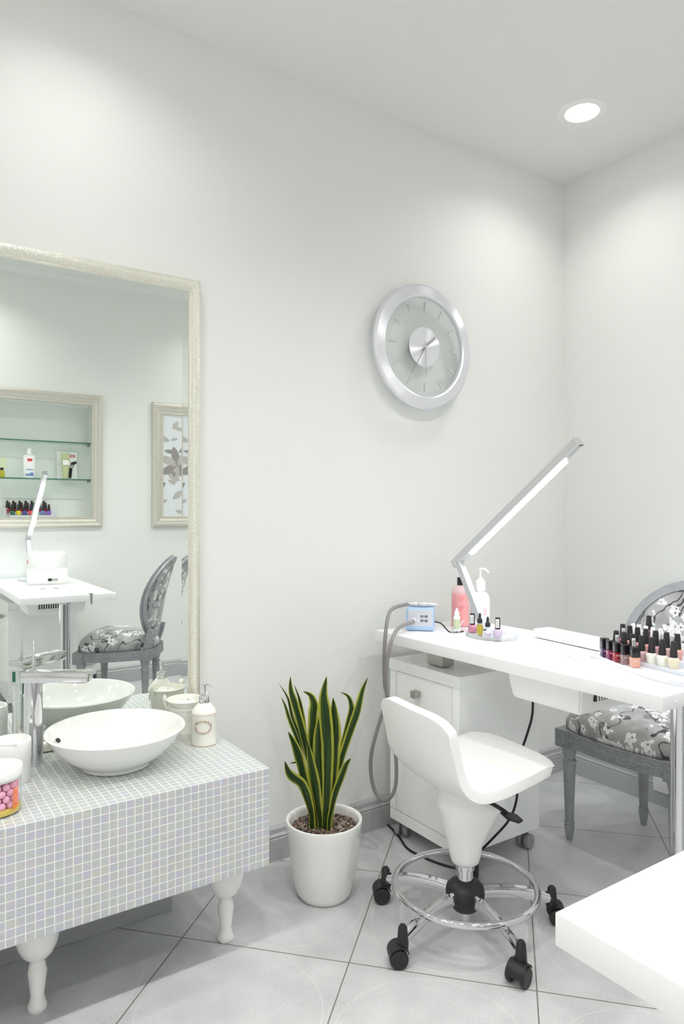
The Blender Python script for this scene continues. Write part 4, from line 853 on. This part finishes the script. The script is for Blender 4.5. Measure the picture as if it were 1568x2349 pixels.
# cables
b = B(); pts = [mw @ Vector((dw / 2, .02, .028)), at_d(1012, 1431, 2.66), at_d(1030, 1437, 2.63), at_d(1048, 1438.5, 2.62), at_d(1062, 1438, 2.64)]
for q in pts[2:]: q.z = TZ + .003
tube(b, smooth_path(pts, 8), .0026, 8); o = obj('power_cable', b, 'cable'); tag(o, 'thin black cable from the blue drill box to the lotion bottle', 'cable')
b = B(); pts = [at_d(1222, 1592, 2.30), at_d(1220, 1640, 2.32), at_d(1208, 1685, 2.34), at_d(1195, 1725, 2.35), at_d(1186, 1780, 2.35), at_d(1184, 1835, 2.35), at_d(1166, 1882, 2.36), at_d(1125, 1928, 2.38), at_d(1092, 1962, 2.43)]
fl = [(1075, 1990), (1050, 1992), (1010, 1982), (970, 1966), (935, 1947), (915, 1920), (900, 1903), (890, 1893)]
pts[0].z = .67
pts += [at_z(px, py, .0042) for px, py in fl]
tube(b, smooth_path(pts, 8), .0042, 10); o = obj('power_cable', b, 'cable'); tag(o, 'black cable hanging from the table extractor and crossing the floor', 'cable')
# wall socket low on the right wall
sp = at_x(1522, 1802, WX - .02)
t = thing('wall_socket', 'white double wall socket let into the grey skirting behind the chair', 'socket', (WX - .0205, sp.y - .03, .0)); 
b = B(); box(b, (-.004, 0, .105), (.008, .15, .085), bev=.002); obj('face_plate', b, 'white', t)
for s in (-1, 1):
    b = B(); box(b, (-.0085, s * .035, .105), (.003, .055, .055), bev=.002); obj('outlet', b, 'white', t)

# ------------------------------------------------------------------ things seen only in the mirror
# nail dryer on the nearer table
t = thing('nail_dryer', 'white round nail dryer on the nearer manicure table, seen in the mirror', 'nail dryer', (.918, -.225, TZ), radians(10))
b = B(); box(b, (0, 0, .052), (.235, .20, .098), bev=.028, seg=4); box(b, (0, 0, .010), (.22, .185, .019), bev=.006); obj('base', b, 'white', t)
b = B(); lathe(b, [(0, .080), (.095, .080), (.112, .095), (.116, .105), (.116, .182), (.112, .190), (.100, .193), (.060, .187), (0, .185)], 56, sx=1., sy=.92); obj('drum', b, 'white', t)
b = B(); box(b, (.012, .1002, .030), (.022, .002, .017)); obj('switch', b, 'blackgl', t, smooth=False)
b = B(); box(b, (.042, .1002, .030), (.032, .002, .014)); obj('rating_label', b, 'padgrey', t, smooth=False)
b = B(); tube(b, smooth_path([(-.113, .028, .125), (-.115, .02, .140), (-.1135, .028, .150), (-.112, .034, .143), (-.113, .03, .132)], 4), .0012, 6); obj('logo', b, 'redink', t, label='pink printed logo')
# waste bin
t = thing('waste_bin', 'small white bin with black front near the far wall, seen in the mirror', 'bin', (1.20, -.47, 0))
b = B(); lathe(b, [(0, 0), (.065, 0), (.070, .004), (.080, .20), (.078, .222), (0, .222)], 40); obj('bin_body', b, 'white', t)
b = B(); lathe(b, [(0, .222), (.086, .222), (.086, .230), (.060, .236), (0, .236)], 40); obj('lid', b, 'padgrey', t)
b = B(); tube(b, [(.0795 * cos(q), .0795 * sin(q), .09) for q in [radians(20 + 100 * i / 12) for i in range(13)]], 1., section=[(-.001, -.07), (.0016, -.07), (.0016, .06), (-.001, .06)], up=(0, 0, 1)); obj('front_panel', b, 'blackgl', t)
# niche frame
mould = [(0, 0), (0, .018), (.006, .026), (.016, .030), (.028, .026), (.034, .020), (.042, .022), (.052, .018), (.060, .014), (.064, .018), (.072, .018), (.076, .012), (.076, 0)]
fx0, fx1, fz0, fz1 = .19, 1.378, 1.135, 2.078
t = thing('niche_frame', 'silver moulded frame around the shelf niche, seen in the mirror', 'frame', ((fx0 + fx1) / 2, OY + .0005, (fz0 + fz1) / 2))
b = B(); frame_ring(b, fx1 - fx0, fz1 - fz0, mould, facing=1); obj('moulding', b, 'sframe', t, ang=25)
for z, nm in ((1.738, 'upper green-edged glass shelf in the wall niche'), (1.478, 'lower green-edged glass shelf in the wall niche')):
    t = thing('glass_shelf', nm, 'shelf', ((NX0 + NX1) / 2, OY - .085, z), group='niche glass shelves')
    b = B(); box(b, (0, 0, -.004), (NX1 - NX0 - .004, .14, .008)); obj('pane', b, 'shelf', t, smooth=False)
    b = B(); box(b, (0, .0705, -.004), (NX1 - NX0 - .004, .002, .0082)); obj('polished_edge', b, 'shelfedge', t, smooth=False)
    for s in (-1, 1):
        b = B(); tube(b, [(s * ((NX1 - NX0) / 2 - .001), -.03, -.014), (s * ((NX1 - NX0) / 2 - .022), -.03, -.014)], .006, 12); obj('shelf_pin', b, 'satin', t)
SY = OY - .07
def m_es(t):
    cu = bpy.data.curves.new('txt', 'FONT'); cu.body = 'es'; cu.size = .045; cu.align_x = 'CENTER'; cu.extrude = .0004
    to = bpy.data.objects.new('txt', cu); C.objects.link(to); dg = bpy.context.evaluated_depsgraph_get(); me = bpy.data.meshes.new_from_object(to.evaluated_get(dg)); bpy.data.objects.remove(to)
    me.materials.clear(); me.materials.append(M['cardred']); o = bpy.data.objects.new('lettering', me); C.objects.link(o); o.parent = t
    # readable from the room side (+y): letters run towards -x
    o.rotation_euler = (pi / 2, 0, pi); o.location = (.046 - .008, .0035, .158)
t = thing('shampoo_bottle', 'white flat bottle with red and blue print on the lower glass shelf', 'bottle', (.907, SY, 1.4782))
b = B(); lathe(b, [(0, 0), (.036, 0), (.039, .004), (.039, .145), (.034, .158), (.014, .162), (0, .162)], 36, sx=1., sy=.5); obj('bottle', b, 'plastic', t, ang=50)
b = B(); lathe(b, [(0, .161), (.0145, .161), (.0135, .205), (0, .206)], 28); obj('cap', b, 'plastic', t)
b = B(); box(b, (0, .0195, .125), (.030, .002, .018)); obj('red_logo', b, 'redink', t, smooth=False)
b = B(); box(b, (0, .0195, .058), (.044, .002, .006)); box(b, (.0, .0195, .022), (.050, .002, .014)); box(b, (.012, .0195, .033), (.022, .002, .010)); obj('blue_print', b, 'blueink', t, smooth=False)
t = thing('tweezer_card', 'white blister card with red lettering leaning behind the green tube', 'package', (1.165, SY - .035, 1.4782)); t.rotation_euler = (radians(6), 0, 0)
b = B(); box(b, (0, 0, .099), (.135, .003, .198)); obj('card', b, 'label', t, smooth=False)
m_es(t)
b = B(); box(b, (.046, .004, .118), (.040, .004, .018), rot=Matrix.Rotation(-.35, 4, 'Y')); tube(b, [(.028, .0045, .11), (.022, .0045, .085), (.034, .0045, .08), (.05, .0045, .112)], .0022, 6); box(b, (.020, .004, .045), (.022, .005, .072), rot=Matrix.Rotation(.12, 4, 'Y')); obj('lash_curler', b, 'blackgl', t, smooth=False)
t = thing('cream_tube', 'pale green cream tube standing before the blister card', 'tube', (1.142, SY + .01, 1.4782))
b = B(); vs = []
for z, w, d in ((0, .019, .019), (.03, .022, .019), (.10, .027, .013), (.178, .031, .003), (.185, .031, .0015)):
    vs.append([b.verts.new((w * cos(2 * pi * i / 28), d * sin(2 * pi * i / 28), z)) for i in range(28)])
for p, q in zip(vs, vs[1:]):
    for i in range(28): j = (i + 1) % 28; b.faces.new((p[i], p[j], q[j], q[i]))
b.faces.new(vs[0][::-1]); b.faces.new(vs[-1]); bmesh.ops.recalc_face_normals(b, faces=b.faces); obj('tube_body', b, 'olive', t)
b = B(); box(b, (0, .0155, .115), (.040, .006, .034)); obj('label', b, 'label', t, smooth=False)
t = thing('oil_bottle', 'small yellow oil bottle under a green card on the lower shelf', 'bottle', (.735, SY, 1.4782))
b = B(); lathe(b, [(0, 0), (.017, 0), (.018, .002), (.018, .042), (.010, .05), (0, .05)], 24); obj('bottle', b, 'oil', t)
b = B(); lathe(b, [(0, .049), (.011, .049), (.011, .066), (0, .067)], 24); obj('cap', b, 'blackgl', t)
b = B(); box(b, (0, 0, .100), (.052, .020, .066)); obj('header_card', b, 'greenpl', t, smooth=False)
# niche polish rack
nz = NZ0
t = thing('polish_rack', 'white stepped rack of bright polishes at the bottom of the niche', 'stand', (.915, SY, nz + .0005))
for i in range(3):
    b = B(); box(b, (0, .028 - i * .036, .011 + i * .0125), (.27 + (.06 if i == 2 else 0), .034, .022 + i * .025 - .0005)); obj('step', b, 'acrylic', t, smooth=False)
fr = [((40, 110, 76), 'green'), ((232, 208, 40), 'yellow'), ((78, 70, 150), 'indigo'), ((226, 72, 88), 'coral'), ((150, 190, 170), 'mint'), ((110, 120, 180), 'periwinkle'), ((130, 88, 176), 'violet')]
for i, (c, nm) in enumerate(fr): cone_polish(Vector((.795 + i * .039, SY + .028, nz + .0228)), c, 'rubber', '%s nail polish in the front row of the niche rack' % nm, 'polishes in the niche rack', lab=i in (1, 3))
for i in range(7): cone_polish(Vector((.78 + i * .039, SY - .008, nz + .0352)), ((150, 30, 50), (120, 24, 40), (160, 40, 60))[i % 3], 'rubber', 'dark red polish, %s along the middle row of the niche rack' % ORD[i], 'polishes in the niche rack', lab=i == 3)
for i in range(7): cone_polish(Vector((.775 + i * .039, SY - .044, nz + .0478)), ((90, 24, 40), (60, 30, 60), (110, 30, 50))[i % 3], 'rubber', 'dark polish, %s along the back row of the niche rack' % ORD[i], 'polishes in the niche rack', lab=i in (1, 4))
# framed leaf picture
px0, px1, pz0, pz1 = 1.742, 2.50, 1.13, 2.067
t = thing('framed_picture', 'silver framed leaf picture on the wall opposite, seen in the mirror', 'picture', ((px0 + px1) / 2, OY + .0005, (pz0 + pz1) / 2)); pw, ph = px1 - px0, pz1 - pz0
b = B(); frame_ring(b, pw, ph, [(d * 1.15, e) for d, e in mould], facing=1); obj('moulding', b, 'sframe', t, ang=25)
b = B(); box(b, (0, .006, 0), (pw - .16, .006, ph - .16)); pr = obj('print', b, 'paper', t, smooth=False)
random.seed(21); b1 = B(); b2 = B()
def leafpoly(bm, x, z, ln, a, w=.3):
    n = 10; pts = [(ln * s, ln * w * sin(pi * s) ** .8 * .5) for s in [i / n for i in range(n + 1)]]; pts += [(q[0], -q[1]) for q in pts[-2:0:-1]]
    bm.faces.new([bm.verts.new((x + p * cos(a) - q * sin(a), .0093 + random.uniform(0, .0004), z + p * sin(a) + q * cos(a))) for p, q in pts])
for i in range(46):
    x, z = random.uniform(-pw / 2 + .1, pw / 2 - .14), random.uniform(-ph / 2 + .10, ph / 2 - .16); leafpoly(b1 if i % 3 else b2, x, z, random.uniform(.05, .12), random.uniform(0, 6.28), random.uniform(.28, .5))
for q in ((-.18, .0), (.12, -.1)):
    for i in range(7): leafpoly(b1 if i % 2 else b2, q[0], q[1], .15, i * .9, .42)
obj('pale_leaves', b1, 'leafprint', pr, smooth=False); obj('grey_leaves', b2, 'darkleaf', pr, smooth=False)

# ------------------------------------------------------------------ render look
w = bpy.data.worlds.new('world'); sc.world = w; w.use_nodes = True
w.node_tree.nodes['Background'].inputs[0].default_value = (1, 1, 1, 1); w.node_tree.nodes['Background'].inputs[1].default_value = .0
vs_ = sc.view_settings; sc.display_settings.display_device = 'sRGB'
vs_.view_transform = 'Standard'; vs_.look = 'None'; vs_.gamma = 1.; vs_.use_curve_mapping = False; vs_.exposure = 0.19
sc.cycles.max_bounces = 14; sc.cycles.diffuse_bounces = 8; sc.cycles.glossy_bounces = 8; sc.cycles.transmission_bounces = 10; sc.cycles.sample_clamp_indirect = 6.
